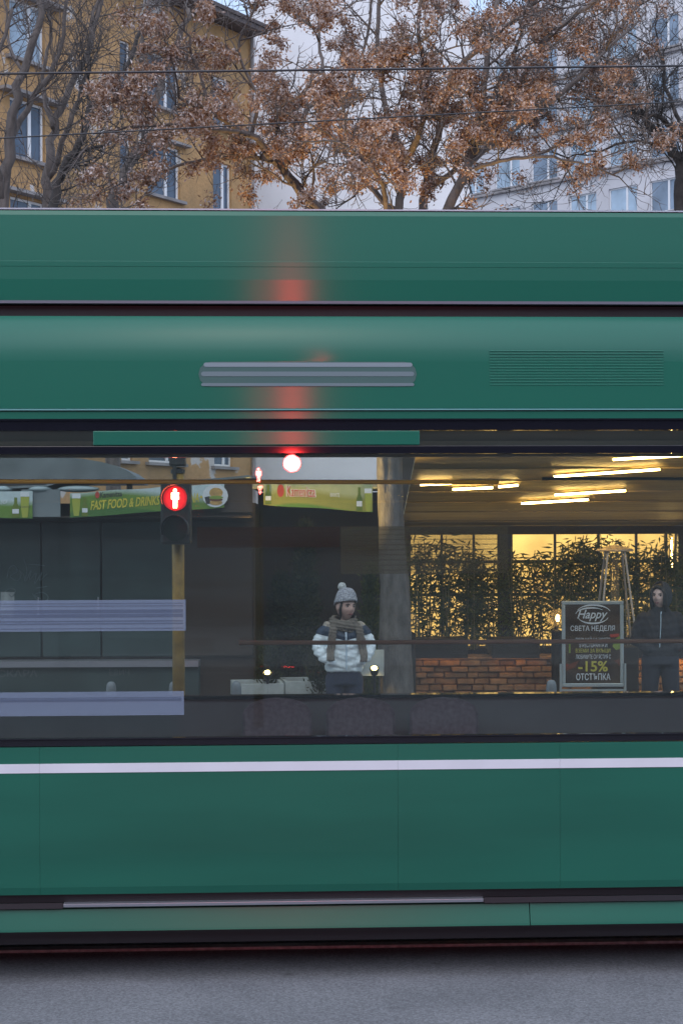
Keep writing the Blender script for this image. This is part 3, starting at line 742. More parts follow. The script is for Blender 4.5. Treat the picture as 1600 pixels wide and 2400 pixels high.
# awning roof: grey tarp over the front, with valances
aw = MB()
nn = 26
prof = []
for i in range(nn + 1):
    px = -500 + (1092 * i / nn)
    zz = kz(1148 - 6 * math.sin(px * .011) - (12 if px > 150 else 0) - max(0, px - 150) * .03)
    prof.append((kxx(px), zz))
for (a, za), (b, zb) in zip(prof[:-1], prof[1:]):
    aw.add([(a, -.55, za), (b, -.55, zb), (b, 1.6, zb + .06), (a, 1.6, za + .06), (a, -.55, za - .02), (b, -.55, zb - .02), (b, 1.6, zb + .04), (a, 1.6, za + .04)], [(0, 1, 2, 3), (7, 6, 5, 4), (0, 4, 5, 1), (1, 5, 6, 2), (2, 6, 7, 3), (3, 7, 4, 0)])
aw.build('awning', M['tarp'], ki)
dv = MB().box(kxx(-500), kxx(592), -.5, .0, kz(1216), kz(1212)); dv.build('awning_frame', M['kiosk_dark'], ki)
MB().box(kxx(78), kxx(166), -.545, -.53, kz(1214), kz(1152)).build('valance', M['tarp'], ki)
MB().box(kxx(527), kxx(600), -.545, -.53, kz(1205), kz(1136)).build('valance', M['kiosk_dark'], ki)
# lumps of the folded tarp
for px, w_ in ((35, 34), (118, 40), (205, 70)):
    MB().ball((kxx(px), -.5, kz(1151)), (w_ / 262 / 2 * 1.4, .08, .03)).build('tarp_fold', M['tarp_light'], ki, True)

# banners
def banner_mat(name, top, mid, low, z0, z1):
    m = bpy.data.materials.new(name); m.use_nodes = True; t = m.node_tree; b = t.nodes['Principled BSDF']
    tc = t.nodes.new('ShaderNodeTexCoord'); sp = t.nodes.new('ShaderNodeSeparateXYZ'); t.links.new(tc.outputs['Generated'], sp.inputs[0])
    # wavy boundary
    wv = t.nodes.new('ShaderNodeMath'); wv.operation = 'MULTIPLY'; wv.inputs[1].default_value = 5.2; t.links.new(sp.outputs[0], wv.inputs[0])
    sn = t.nodes.new('ShaderNodeMath'); sn.operation = 'SINE'; t.links.new(wv.outputs[0], sn.inputs[0])
    ml = t.nodes.new('ShaderNodeMath'); ml.operation = 'MULTIPLY_ADD'; ml.inputs[1].default_value = -.13; t.links.new(sn.outputs[0], ml.inputs[0]); t.links.new(sp.outputs[2], ml.inputs[2])
    r = t.nodes.new('ShaderNodeValToRGB'); e = r.color_ramp.elements
    e[0].position = .0; e[0].color = (*low, 1); e[1].position = .72; e[1].color = (*top, 1)
    x = e.new(.12); x.color = (*low, 1); x = e.new(.2); x.color = (*mid, 1); x = e.new(.52); x.color = (*mid, 1)
    t.links.new(ml.outputs[0], r.inputs[0])
    n = t.nodes.new('ShaderNodeTexNoise'); n.inputs['Scale'].default_value = 14; t.links.new(tc.outputs['Object'], n.inputs['Vector'])
    mx = t.nodes.new('ShaderNodeMix'); mx.data_type = 'RGBA'; mx.blend_type = 'MULTIPLY'; mx.inputs[0].default_value = .5
    r2 = t.nodes.new('ShaderNodeValToRGB'); r2.color_ramp.elements[0].color = (.55, .6, .55, 1); r2.color_ramp.elements[1].color = (1.1, 1.1, 1.1, 1)
    t.links.new(n.outputs[0], r2.inputs[0]); t.links.new(r.outputs[0], mx.inputs[6]); t.links.new(r2.outputs[0], mx.inputs[7])
    t.links.new(mx.outputs[2], b.inputs['Base Color']); b.inputs['Roughness'].default_value = .5
    return m
M['ban1'] = banner_mat('banner_green', (.50, .60, .62), (.13, .24, .03), (.06, .16, .03), 0, 1)
M['ban2'] = banner_mat('banner_olive', (.42, .44, .22), (.28, .28, .05), (.10, .22, .03), 0, 1)
M['ink_yellow'] = mat('ink_yellow', (.55, .48, .05), .6)
M['ink_dark'] = mat('ink_dark', (.03, .03, .035), .6)
M['ink_red'] = mat('ink_red', (.40, .05, .03), .6)
M['ink_white'] = mat('ink_white', (.62, .66, .68), .6)
M['bottle_ink'] = mat('ink_bottle', (.12, .17, .02), .5)
M['beer_ink'] = mat('ink_beer', (.32, .36, .05), .5)
M['bun'] = mat('ink_bun', (.48, .30, .10), .6, noise=.3, nscale=40)
M['meat'] = mat('ink_meat', (.14, .05, .03), .6)
M['salad'] = mat('ink_salad', (.20, .30, .05), .6)
def banner(px0, px1, t0, b0, t1, b1, Y0, Y1, m, label, seg=10):
    """a hanging strip; returns thing plus a function mapping px,py to its surface"""
    A = at(px0, t0, Y0); base = Vector(((at(px0, t0, Y0).x + at(px1, t0, Y1).x) / 2, (Y0 + Y1) / 2, at(px0, max(b0, b1), Y0).z))
    th = thing('banner', base, label, 'banner', 0, 'printed banners on the kiosk awning')
    s = MB(); fr = []; bk = []
    def surf(px, py):
        f = (px - px0) / (px1 - px0); return at(px, py, Y0 + (Y1 - Y0) * f - .02 * math.sin(f * math.pi)) - base
    for i in range(seg + 1):
        f = i / seg; px = px0 + (px1 - px0) * f
        s.v += [tuple(surf(px, t0 + (t1 - t0) * f + 1.2 * math.sin(f * 17))), tuple(surf(px, b0 + (b1 - b0) * f + 1.0 * math.sin(f * 9)))]
    n = len(s.v); s.v += [(x, y + .012, z) for x, y, z in s.v]
    for i in range(seg):
        a = i * 2; s.f += [(a, a + 1, a + 3, a + 2), (n + a, n + a + 2, n + a + 3, n + a + 1), (a, a + 2, n + a + 2, n + a), (a + 1, n + a + 1, n + a + 3, a + 3)]
    s.f += [(0, n, n + 1, 1), (2 * seg, 2 * seg + 1, n + 2 * seg + 1, n + 2 * seg)]
    s.build('banner_cloth', m, th)
    return th, surf, Y0, Y1, px0, px1
def on_banner(bn, body, m, px0, px1, py_base0, py_base1, hpx, **k):
    th, surf, Y0, Y1, a0, a1 = bn
    c0, c1 = surf(px0, py_base0), surf(px1, py_base1); d = c1 - c0
    me = text_mesh(body, 1, 1, **k)
    for v in me.vertices:
        f = v.co.x + .5; z = v.co.z; depth = v.co.y
        q = surf(px0 + (px1 - px0) * f, py_base0 + (py_base1 - py_base0) * f - hpx * z)
        v.co = (q.x, q.y - .006 - (.002 if depth < 0 else 0), q.z)
    me.materials.clear(); return link('lettering', me, m, th)
def shape_on(bn, name, pts, m, dz=.006):
    th, surf, *_ = bn
    s = MB(); n = len(pts); v = [surf(*p) for p in pts]
    s.v = [(p.x, p.y - dz, p.z) for p in v] + [(p.x, p.y - dz + .002, p.z) for p in v]
    s.f = [tuple(range(n)), tuple(range(n, 2 * n))[::-1]] + [(i, n + i, n + (i + 1) % n, (i + 1) % n) for i in range(n)]
    return s.build(name, m, th)
def ell(cx, cy, rx, ry, n=16, a0=0, a1=360): return [(cx + rx * math.cos(R(a0 + (a1 - a0) * i / n)), cy + ry * math.sin(R(a0 + (a1 - a0) * i / n))) for i in range(n)]
def bottle(bn, cx, y0, y1, w_):
    h = y1 - y0
    shape_on(bn, 'printed_bottle', [(cx - w_ * .2, y0), (cx + w_ * .2, y0), (cx + w_ * .22, y0 + h * .3), (cx + w_ * .5, y0 + h * .5), (cx + w_ * .5, y1), (cx - w_ * .5, y1), (cx - w_ * .5, y0 + h * .5), (cx - w_ * .22, y0 + h * .3)], M['bottle_ink'])
    shape_on(bn, 'printed_label', [(cx - w_ * .45, y0 + h * .58), (cx + w_ * .45, y0 + h * .58), (cx + w_ * .45, y0 + h * .8), (cx - w_ * .45, y0 + h * .8)], M['ink_white'], .008)
def beer(bn, x0, x1, y0, y1):
    shape_on(bn, 'printed_glass', [(x0, y0), (x1, y0), (x1 - 1, y0 + (y1 - y0) * .5), (x1 - 4, y1), (x0 + 4, y1), (x0 + 1, y0 + (y1 - y0) * .5)], M['beer_ink'])
    shape_on(bn, 'printed_foam', [(x0, y0 - 3), (x1, y0 - 3), (x1, y0 + 8), (x0, y0 + 8)], M['ink_white'], .008)
B1 = banner(165, 526, 1156, 1213, 1132, 1189, KY - .58, KY - .58, M['ban1'], 'green banner with yellow slanted lettering behind the red signal')
on_banner(B1, 'FAST FOOD & DRINKS', M['ink_yellow'], 213, 376, 1196, 1183, 22, bold=.02, shear=.25)
on_banner(B1, 'NA', M['ink_yellow'], 446, 467, 1179, 1177, 22, bold=.02, shear=.2)
on_banner(B1, 'Kamenitza', M['ink_dark'], 236, 287, 1167, 1163, 13, bold=.012)
shape_on(B1, 'printed_badge', ell(229, 1160, 5, 8), M['ink_red'])
beer(B1, 170, 190, 1160, 1209); bottle(B1, 200, 1165, 1210, 14)
shape_on(B1, 'printed_plate', ell(505, 1162, 30, 27), M['ink_white'])
shape_on(B1, 'printed_bun', ell(507, 1155, 16, 12), M['bun'], .009)
shape_on(B1, 'printed_salad', ell(507, 1166, 17, 4), M['salad'], .011)
shape_on(B1, 'printed_patty', ell(507, 1171, 16, 4), M['meat'], .010)
shape_on(B1, 'printed_bun', ell(507, 1178, 15, 6), M['bun'], .009)
shape_on(B1, 'printed_cup', [(480, 1165), (492, 1163), (494, 1180), (484, 1182)], M['ink_dark'], .008)
shape_on(B1, 'printed_dot', ell(472, 1165, 3, 3), M['ink_yellow'])
B0 = banner(-330, 77, 1145, 1205, 1152, 1215, KY - .58, KY - .58, M['ban1'], 'green and white banner cut by the left edge of the photo')
on_banner(B0, 'АЩО', M['ink_white'], -20, 18, 1184, 1182, 11, bold=.01, shear=.25)
bottle(B0, 38, 1166, 1213, 17); beer(B0, 49, 70, 1156, 1213)
on_banner(B0, 'Kamenitza', M['ink_dark'], 49, 71, 1190, 1190, 5)
B2 = banner(618, 873, 1130, 1183, 1134, 1200, KY - .5, KY - .35, M['ban2'], 'olive banner with outlined lettering left of the pale tree trunk')
on_banner(B2, 'Kamenitza', M['ink_white'], 671, 741, 1164, 1166, 26, bold=.045)
o = on_banner(B2, 'Kamenitza', M['ink_red'], 673, 739, 1163, 1165, 24, bold=.005)
for v in o.data.vertices: v.co.y -= .004
shape_on(B2, 'printed_badge', ell(658, 1150, 8, 15), M['ink_red'])
on_banner(B2, 'ВИЖТЕ', M['ink_white'], 774, 796, 1164, 1165, 9, bold=.01)
bottle(B2, 629, 1136, 1182, 14); bottle(B2, 842, 1142, 1198, 14); beer(B2, 854, 871, 1148, 1199)
# dark second kiosk bay carrying the olive banner
k2 = thing('kiosk_bay', (at(745, 0, 16.6).x, 16.6, SW), 'dark timber bay behind the olive banner and the conifers', 'kiosk')
hw = .62
MB().box(at(600, 0, 16.6).x - k2.location.x, at(890, 0, 16.6).x - k2.location.x, 0, 1.6, 0, 2.42).build('bay_body', M['kiosk_dark'], k2)
MB().box(at(600, 0, 16.6).x - k2.location.x, at(880, 0, 16.6).x - k2.location.x, -1.15, 0, 2.43, 2.50).build('bay_roof', M['tarp'], k2)
for i in range(7):
    x0 = at(600, 0, 16.6).x - k2.location.x + i * .172
    MB().box(x0 + .003, x0 + .169, -.03, -.002, .05, 2.40).build('plank', M['kiosk_dark'], k2)

# arched awning behind the kiosk, dim in the window
ar = thing('arched_awning', (at(85, 0, 19).x, 19, SW), 'grey green arched awning behind the left end of the kiosk', 'awning')
s = MB(); rr = 235 / 4000 * 19; pts = [(rr * math.cos(math.pi * i / 14), .30 * math.sin(math.pi * i / 14)) for i in range(15)]
zb = at(85, 1132, 19).z - SW
s.flat([(a, zb + b) for a, b in pts], 0, 1.0); s.build('awning_hood', M['tarp'], ar)
for q in (-rr * .9, rr * .9): MB().box(q - .03, q + .03, .1, .16, 0, zb).build('awning_post', M['kiosk_dark'], ar)

# ---------------------------------------------------------------- pedestrian signals
M['pole_y'] = mat('pole_yellow', (.26, .16, .025), .5, noise=.4, nscale=12)
M['housing'] = mat('signal_black', (.012, .012, .013), .5)
M['man'] = mat('signal_man', (.1, 0, 0), .5, emit=(1, .12, .06), es=90)
def lens_mat(strength):
    m = bpy.data.materials.new('signal_lens_red'); m.use_nodes = True; t = m.node_tree; b = t.nodes['Principled BSDF']
    tc = t.nodes.new('ShaderNodeTexCoord'); ln = t.nodes.new('ShaderNodeVectorMath'); ln.operation = 'LENGTH'; t.links.new(tc.outputs['Object'], ln.inputs[0])
    mr = t.nodes.new('ShaderNodeMapRange'); mr.inputs[1].default_value = .02; mr.inputs[2].default_value = .105; mr.inputs[3].default_value = strength; mr.inputs[4].default_value = strength * .12
    t.links.new(ln.outputs['Value'], mr.inputs[0]); t.links.new(mr.outputs[0], b.inputs['Emission Strength'])
    b.inputs['Emission Color'].default_value = (1, .01, .02, 1); b.inputs['Base Color'].default_value = (.12, .0, .005, 1)
    return m
M['lens'] = lens_mat(1.8)
M['lens_off'] = mat('signal_lens_off', (.01, .02, .015), .2)
def man_shape():
    s = MB(); k = .001
    def q(pts, y=-.006): s.flat([(a * k, b * k) for a, b in pts], y, .003)
    q([(15 * math.cos(2 * math.pi * i / 14), 62 + 15 * math.sin(2 * math.pi * i / 14)) for i in range(14)])
    q([(-30, 44), (30, 44), (30, -8), (22, -8), (20, 8), (18, 12), (-18, 12), (-20, 8), (-22, -8), (-30, -8)])
    q([(-17, 11.9), (17, 11.9), (15, -78), (3, -78), (1, -10), (-1, -10), (-3, -78), (-15, -78)])
    return s.mesh('signal_man')
MAN = man_shape(); MAN.materials.append(M['man'])
RX = Matrix.Rotation(R(90), 3, 'X')
def ped_signal(loc, label, zc_red, rz, man=True, pole_top=2.75, es=None):
    t = thing('pedestrian_signal', loc, label, 'traffic light', rz)
    MB().tube([(0, 0, 0), (0, 0, pole_top)], .05, 14).build('pole', M['pole_y'], t, True)
    MB().lathe([(.0, 0), (.058, 0), (.058, .03), (.0, .05)], (0, 0, pole_top)).build('pole_cap', M['housing'], t)
    zr = zc_red
    h = MB().box(-.12, .12, -.21, -.06, zr - .37, zr + .135).build('housing', M['housing'], t, bevel=.02)
    MB().box(-.03, .03, -.06, -.03, zr - .3, zr - .2).build('bracket', M['housing'], t)
    MB().box(-.03, .03, -.06, -.03, zr + .02, zr + .1).build('bracket', M['housing'], t)
    for dz, lm in ((0, M['lens']), (-.245, M['lens_off'])):
        o = MB().lathe([(0, -.004), (.098, 0), (.1, .012), (0, .012)], seg=28, M=Matrix.Rotation(R(-90), 3, 'X')).build('lens', lm, t, False); o.location = (0, -.225, zr + dz)
        v = MB(); ri, ro = .106, .112; n = 18
        for i in range(n + 1):
            a = R(-25 + 230 * i / n); dpt = .14
            for r_ in (ri, ro): v.v += [(r_ * math.cos(a), 0, r_ * math.sin(a)), (r_ * math.cos(a), -dpt, r_ * math.sin(a))]
        for i in range(n):
            b_ = i * 4; v.f += [(b_, b_ + 4, b_ + 5, b_ + 1), (b_ + 2, b_ + 3, b_ + 7, b_ + 6), (b_ + 1, b_ + 5, b_ + 7, b_ + 3)]
        vv = v.build('visor', M['housing'], t, True); vv.location = (0, -.21, zr + dz)
    if man:
        o = link('signal_man', MAN, None, t); o.location = (0, -.232, zr)
    return t
sp_ = at(418, 1272, 13.9); sp_.z = SW
ps = ped_signal(sp_, 'yellow pole with black pedestrian signal showing a red standing man', at(410, 1168, 13.68).z - SW, .0, pole_top=2.50)
# second head, at the top of the same pole, turned away
MB().box(-.065, .065, -.06, .06, 2.56, 2.68).build('rear_box', M['housing'], ps, bevel=.01)
MB().box(-.035, -.005, -.075, -.052, 2.3, 2.56).build('bracket', M['housing'], ps)
# the lights across the road, on the near side, seen as reflections in the tram's glass
nl = thing('traffic_light', (.03, -3.0, 0), 'traffic light pole on the near side whose red lamps mirror in the tram', 'traffic light', math.pi)
MB().tube([(0, 0, 0), (0, 0, 3.2)], .055, 12).build('pole', M['pole_y'], nl)
M['red_lamp'] = mat('red_lamp', (.2, 0, 0), .5, emit=(1, .03, .03), es=420)
for (dx, z, kind) in ((-.37, 2.93, 'round'), (0.0, 2.80, 'man')):
    MB().box(dx - .12, dx + .12, -.2, -.06, z - .36, z + .13).build('housing', M['housing'], nl, bevel=.02)
    if kind == 'man':
        nm = MAN.copy(); nm.materials.clear(); nm.materials.append(mat('signal_man_bright', (.1, 0, 0), .5, emit=(1, .06, .05), es=260)); o = link('signal_man', nm, None, nl); o.location = (dx, -.21, z)
    else:
        MB().flat([(dx + .095 * math.cos(2 * math.pi * i / 24), z + .095 * math.sin(2 * math.pi * i / 24)) for i in range(24)], -.206, .005).build('lamp', M['red_lamp'], nl)
        MB().box(dx, 0, -.08, -.062, z - .2, z - .14).build('bracket', M['housing'], nl)

# ---------------------------------------------------------------- bollards
M['bollard'] = mat('bollard_grey', (.16, .19, .21), .5, noise=.2, nscale=20)
bm = MB().lathe([(.0, 0), (.052, 0), (.052, .03), (.042, .035), (.042, .72), (.040, .76), (.034, .785), (.02, .80), (0, .803)], seg=18).mesh('bollard_post'); bm.materials.append(M['bollard']); bm.shade_smooth()
for px, lab in ((260, 'grey rounded bollard in front of the kiosk counter'), (407, 'grey rounded bollard beside the yellow signal pole'), (553, 'grey rounded bollard left of the low white planter'), (1290, 'grey rounded bollard just left of the framed poster stand')):
    p = at(px, 1272, 13.95); p.z = SW
    o = link('bollard', bm, None); o.location = p; tag(o, lab, 'bollard', 'bollards along the kerb')

# ---------------------------------------------------------------- restaurant terrace on the right
RYW = 20.2
M['lit'] = None
def lit_mat():
    m = bpy.data.materials.new('lit_window'); m.use_nodes = True; t = m.node_tree; b = t.nodes['Principled BSDF']
    tc = t.nodes.new('ShaderNodeTexCoord'); n = t.nodes.new('ShaderNodeTexNoise'); n.inputs['Scale'].default_value = 1.1; n.inputs['Detail'].default_value = 3
    t.links.new(tc.outputs['Object'], n.inputs['Vector'])
    r = t.nodes.new('ShaderNodeValToRGB'); r.color_ramp.elements[0].color = (.36, .18, .035, 1); r.color_ramp.elements[1].color = (1, .60, .16, 1)
    r.color_ramp.elements[0].position = .3; r.color_ramp.elements[1].position = .62
    t.links.new(n.outputs[0], r.inputs[0]); t.links.new(r.outputs[0], b.inputs['Emission Color']); b.inputs['Emission Strength'].default_value = 1.25
    b.inputs['Base Color'].default_value = (.3, .2, .08, 1)
    return m
M['lit'] = lit_mat()
M['mullion'] = mat('mullion_dark', (.02, .018, .015), .5)
M['wood'] = mat('canopy_wood', (.36, .28, .14), .55, noise=.35, nscale=3, stretch=(.3, 4, 4))
M['wood_dark'] = mat('dark_wood', (.035, .025, .018), .6, noise=.3, nscale=4)
M['led'] = mat('led_warm', (.8, .7, .4), .5, emit=(1, .62, .20), es=34)
M['stone'] = mat('warm_stone', (.42, .25, .13), .85, noise=.35, nscale=9, bump=.5, bscale=30)
M['planter_black'] = mat('planter_black', (.018, .017, .016), .6)
rs = thing('restaurant', (at(1300, 0, RYW).x, RYW, SW), 'restaurant front with glowing yellow windows and dark mullions behind bamboo', 'restaurant')
def rx(px): return at(px, 1400, RYW).x - rs.location.x
def rz_(py): return at(1300, py, RYW).z - SW
cols_ = [955, 1035, 1110, 1168]; cols2 = [1198, 1300, 1402, 1490, 1560, 1640, 1740, 1840, 1940, 2040]
def panes_row(cs):
    for a, b in zip(cs[:-1], cs[1:]):
        for y0, y1 in ((1515, 1395), (1391, 1318), (1314, 1240)):
            MB().box(rx(a) + .012, rx(b) - .012, .02, .03, rz_(y0) + .01, rz_(y1) - .01).build('lit_pane', M['lit'], rs)
panes_row(cols_); panes_row(cols2)
for px in cols_ + cols2: MB().box(rx(px) - .014, rx(px) + .014, -.03, .05, 0, rz_(1225)).build('mullion', M['mullion'], rs)
MB().box(rx(1168) + .015, rx(1198) - .015, -.08, .10, 0, rz_(1225)).build('column', M['mullion'], rs)
for py in (1393, 1316): MB().box(rx(955), rx(2040), -.022, .045, rz_(py) - .012, rz_(py) + .012).build('transom', M['mullion'], rs)
MB().box(rx(955), rx(2040), .05, .2, 0, rz_(1517)).build('base_wall', M['wood_dark'], rs)
MB().box(rx(940), rx(2050), -.1, 3, rz_(1224), rz_(1224) + .9).build('upper_wall', M['wood_dark'], rs)
MB().box(rx(940), rx(2050), .3, 3, 0, rz_(1226)).build('back_wall', M['wood_dark'], rs)

# canopy: sloping timber ceiling with light bars
cA, cB = at(1300, 1232, 19.6), at(1300, 1036, 15.2)       # back low edge, front high edge
cn = thing('canopy', (cA.x, cA.y, SW), 'timber terrace canopy with warm light bars over the restaurant front', 'canopy', 0)
cx0, cx1 = at(962, 1100, 17).x - cA.x, at(2000, 1100, 17).x - cA.x
slope = (cB.z - cA.z) / (cA.y - cB.y)
nP = 15
for i in range(nP):
    ya, yb = -(cA.y - cB.y) * i / nP, -(cA.y - cB.y) * (i + 1) / nP + .006
    za, zb_ = cA.z - SW - slope * ya, cA.z - SW - slope * yb
    dzz = .012 * (i % 2)
    MB().add([(cx0, ya, za + dzz), (cx1, ya, za + dzz), (cx1, yb, zb_ + dzz), (cx0, yb, zb_ + dzz), (cx0, ya, za + .04), (cx1, ya, za + .04), (cx1, yb, zb_ + .04), (cx0, yb, zb_ + .04)],
             [(0, 1, 2, 3), (7, 6, 5, 4), (0, 4, 5, 1), (1, 5, 6, 2), (2, 6, 7, 3), (3, 7, 4, 0)]).build('plank', M['wood'], cn)
MB().box(cx0, cx1, -.10, .0, cA.z - SW - .10, cA.z - SW - .012).build('back_beam', M['wood_dark'], cn)
for xx in (cx0 + .05, cx0 + 3.2, cx1 - .05): MB().box(xx - .05, xx + .05, -.12, -.02, 0, cA.z - SW - .1).build('post', M['wood_dark'], cn)
def canopy_hit(px, py, drop=.03):
    d = at(px, py, 1.0) - Vector((0, 0, CAM_H)); o = Vector((0, 0, CAM_H))
    # plane z = cA.z - slope*(y - cA.y)
    t = (cA.z - drop + slope * cA.y - o.z) / (d.z + slope * d.y); return o + d * t
for (a, b, c, d, lab) in ((1061, 1147, 1154, 1143, 'short light bar second from the left under the canopy'), (1168, 1141, 1213, 1137, 'shortest light bar stub beside the second bar from the left'), (985, 1136, 1058, 1133, 'leftmost light bar under the canopy near the trunk'),
                     (1222, 1180, 1378, 1171, 'lowest light bar under the canopy, farthest back'), (1300, 1160, 1465, 1150, 'second lowest light bar under the canopy'),
                     (1298, 1117, 1545, 1100, 'long light bar in the middle of the canopy'), (1436, 1077, 1700, 1062, 'highest light bar under the canopy at the right edge')):
    p, q = canopy_hit(a, b), canopy_hit(c, d); ctr = (p + q) / 2
    t = thing('light_bar', ctr, lab, 'light', 0, 'warm light bars under the canopy')
    MB().tube([p - ctr, q - ctr], .011, 8).build('lit_tube', M['led'], t)
    MB().tube([p - ctr + Vector((0, 0, .018)), q - ctr + Vector((0, 0, .018))], .009, 6).build('bar_housing', M['mullion'], t)

# vertical string of lights at the right
p0, p1 = at(1572, 1262, 19.7), at(1572, 1330, 19.7)
t = thing('light_string', Vector((p1.x, p1.y, p1.z)), 'vertical string of tiny yellow lights on the window at the right', 'light')
s = MB()
for i in range(14): s.ball((0.002 * (-1) ** i, -.03, (p0.z - p1.z) * i / 13), .011, 8, 6)
s.build('bulbs', M['led'], t); MB().tube([(0, -.02, 0), (0, -.02, p0.z - p1.z)], .003, 5).build('cord', M['mullion'], t)

# bamboo
def bamboo(px, Y, hw, y_top, label, seed, n_stem=9, n_leaf=760):
    base = at(px, 1272, Y); base.z = SW + .85
    t = thing('bamboo_plant', base, label, 'plant', 0, 'bamboo screens before the restaurant windows')
    rnd = random.Random(seed); s = MB(); V = []; F = []; k = 0
    ztop = at(px, y_top, Y).z - base.z; hwm = hw / 4000 * Y
    for i in range(n_stem):
        x = rnd.uniform(-hwm, hwm) * .9; y = rnd.uniform(-.15, .15); h = ztop * rnd.uniform(.75, 1.05); lx = x + rnd.gauss(0, .08)
        s.tube([(x, y, -.1), ((x + lx) / 2, y, h * .5), (lx, y + rnd.gauss(0, .05), h)], [.009, .008, .004], 5)
        for j in range(n_leaf // n_stem):
            f = rnd.random() ** .8; c = Vector((x + (lx - x) * f, y, h * f)) + Vector((rnd.gauss(0, .085), rnd.gauss(0, .08), rnd.gauss(0, .04)))
            dr = Vector((rnd.gauss(0, 1), rnd.gauss(0, .6), rnd.gauss(-.5, .5))).normalized(); sd = dr.cross(Vector((rnd.gauss(0, .3), 1, rnd.gauss(0, .3)))).normalized()
            l = rnd.uniform(.07, .14); w_ = l * .085
            V += [c, c + dr * l * .35 + sd * w_, c + dr * l, c + dr * l * .35 - sd * w_]; F.append((k, k + 1, k + 2, k + 3)); k += 4
    s.build('canes', M['bamboo_stem'], t)
    m = bpy.data.meshes.new('foliage'); m.from_pydata([tuple(v) for v in V], [], F); o = link('foliage', m, M['bamboo_leaf'], t); tag(o, kind='stuff')
bamboo(1010, 18.9, 42, 1262, 'bamboo just right of the pale tree trunk', 1)
bamboo(1075, 18.8, 42, 1285, 'dense bamboo left of the dark column', 2, 11, 1100)
bamboo(1130, 19.0, 40, 1300, 'lower bamboo touching the dark column', 3, 10, 1000)
bamboo(1235, 18.9, 42, 1290, 'bamboo right of the dark column', 4, 9, 900)
bamboo(1310, 18.9, 42, 1268, 'bamboo behind the round lamp and the poster stand', 5, 9, 1000)
bamboo(1385, 19.0, 40, 1262, 'bamboo behind the patio heater', 6, 9, 1000)
bamboo(1465, 18.9, 42, 1258, 'bamboo between the patio heater and the person in black', 7, 10, 950)
bamboo(1545, 18.9, 45, 1262, 'bamboo behind the person in black', 8, 10, 1100)
bamboo(1625, 19.0, 45, 1262, 'bamboo at the right edge behind the person in black', 9, 10, 900)

# planter boxes and the low stone wall
def planter_black(px0, px1, label, flowers=False):
    Yp = 18.3; a, b = at(px0, 1272, Yp), at(px1, 1272, Yp)
    z0, z1 = at(px0, 1537, Yp).z, at(px0, 1500, Yp).z
    t = thing('planter_box', (a.x / 2 + b.x / 2, Yp, z0), label, 'planter', 0, 'black planter boxes on the stone wall')
    strip = M['led_strip'] if px0 > 1300 else M['led_strip_low']
    hw_ = (b.x - a.x) / 2 - .01
    s = MB(); s.box(-hw_, hw_, -.10, .55, 0, z1 - z0); s.build('box', M['planter_black'], t, bevel=.008)
    MB().box(-hw_, hw_, -.115, -.102, -.022, .03).build('front_lip', M['planter_black'], t)
    MB().box(-hw_ + .02, hw_ - .02, -.06, .5, z1 - z0 + .001, z1 - z0 + .01).build('soil', M['wood_dark'], t)
    MB().box(-hw_ + .03, hw_ - .03, -.06, -.035, -.010, -.002).build('led_strip', strip, t)
    if flowers:
        rnd = random.Random(4); V = []; F = []; k = 0
        for i in range(260):
            c = Vector((rnd.uniform(-hw_, hw_), rnd.uniform(-.06, .1), z1 - z0 + abs(rnd.gauss(0, .04))))
            for q in range(1):
                dr = Vector((rnd.gauss(0, 1), rnd.gauss(0, 1), rnd.gauss(.3, 1))).normalized() * .03; sd = dr.orthogonal().normalized() * .012
                V += [c, c + dr * .5 + sd, c + dr, c + dr * .5 - sd]; F.append((k, k + 1, k + 2, k + 3)); k += 4
        m = bpy.data.meshes.new('flowers'); m.from_pydata([tuple(v) for v in V], [], F); o = link('flowers', m, leaf_mat('flower_mix', [(.03, .06, .02), (.05, .08, .03), (.06, .04, .16), (.08, .06, .2)]), t); tag(o, kind='stuff')
M['led_strip_low'] = mat('led_strip_low', (.8, .6, .3), .5, emit=(1, .46, .12), es=4)
M['led_strip'] = mat('led_strip', (.8, .6, .3), .5, emit=(1, .46, .12), es=16)
planter_black(968, 1095, 'long black planter box left, over the lit stones right of the trunk')
planter_black(1148, 1262, 'black planter box left of the poster stand over lit stones')
planter_black(1330, 1500, 'black planter box with purple flowers right of the poster stand', True)
planter_black(1504, 1720, 'black planter box behind the person in black at right edge')
SY = 18.35
sw = thing('stone_wall', (at(1340, 0, SY).x, SY, SW), 'low wall of warm lit rough stone blocks under the planter boxes', 'wall')
rnd = random.Random(12)
zt_ = at(0, 1541, SY).z - SW - .012
xA, xB = at(965, 0, SY).x - sw.location.x, at(1720, 0, SY).x - sw.location.x
row = 0; z = zt_
MB().box(xA, xB, .10, .45, 0, zt_ - .03).build('wall_core', M['stone'], sw)
capx = xA
while capx < xB:
    L = rnd.uniform(.30, .5); MB().box(capx + .003, min(capx + L, xB) - .003, -.02, .45, zt_ - .03, zt_).build('cap_stone', M['stone'], sw, bevel=.006); capx += L
z = zt_ - .034
while z > .02:
    h = rnd.uniform(.060, .074); x = xA - rnd.uniform(0, .2)
    while x < xB:
        L = rnd.uniform(.12, .24); jut = rnd.uniform(-.05, .03); a = max(x, xA); b = min(x + L, xB)
        if b - a > .05:
            MB().box(a + .004, b - .004, .02 + jut, .12, max(z - h, 0) + .004, z - .004).build('stone', M['stone'], sw, bevel=.012)
        x += L
    z -= h

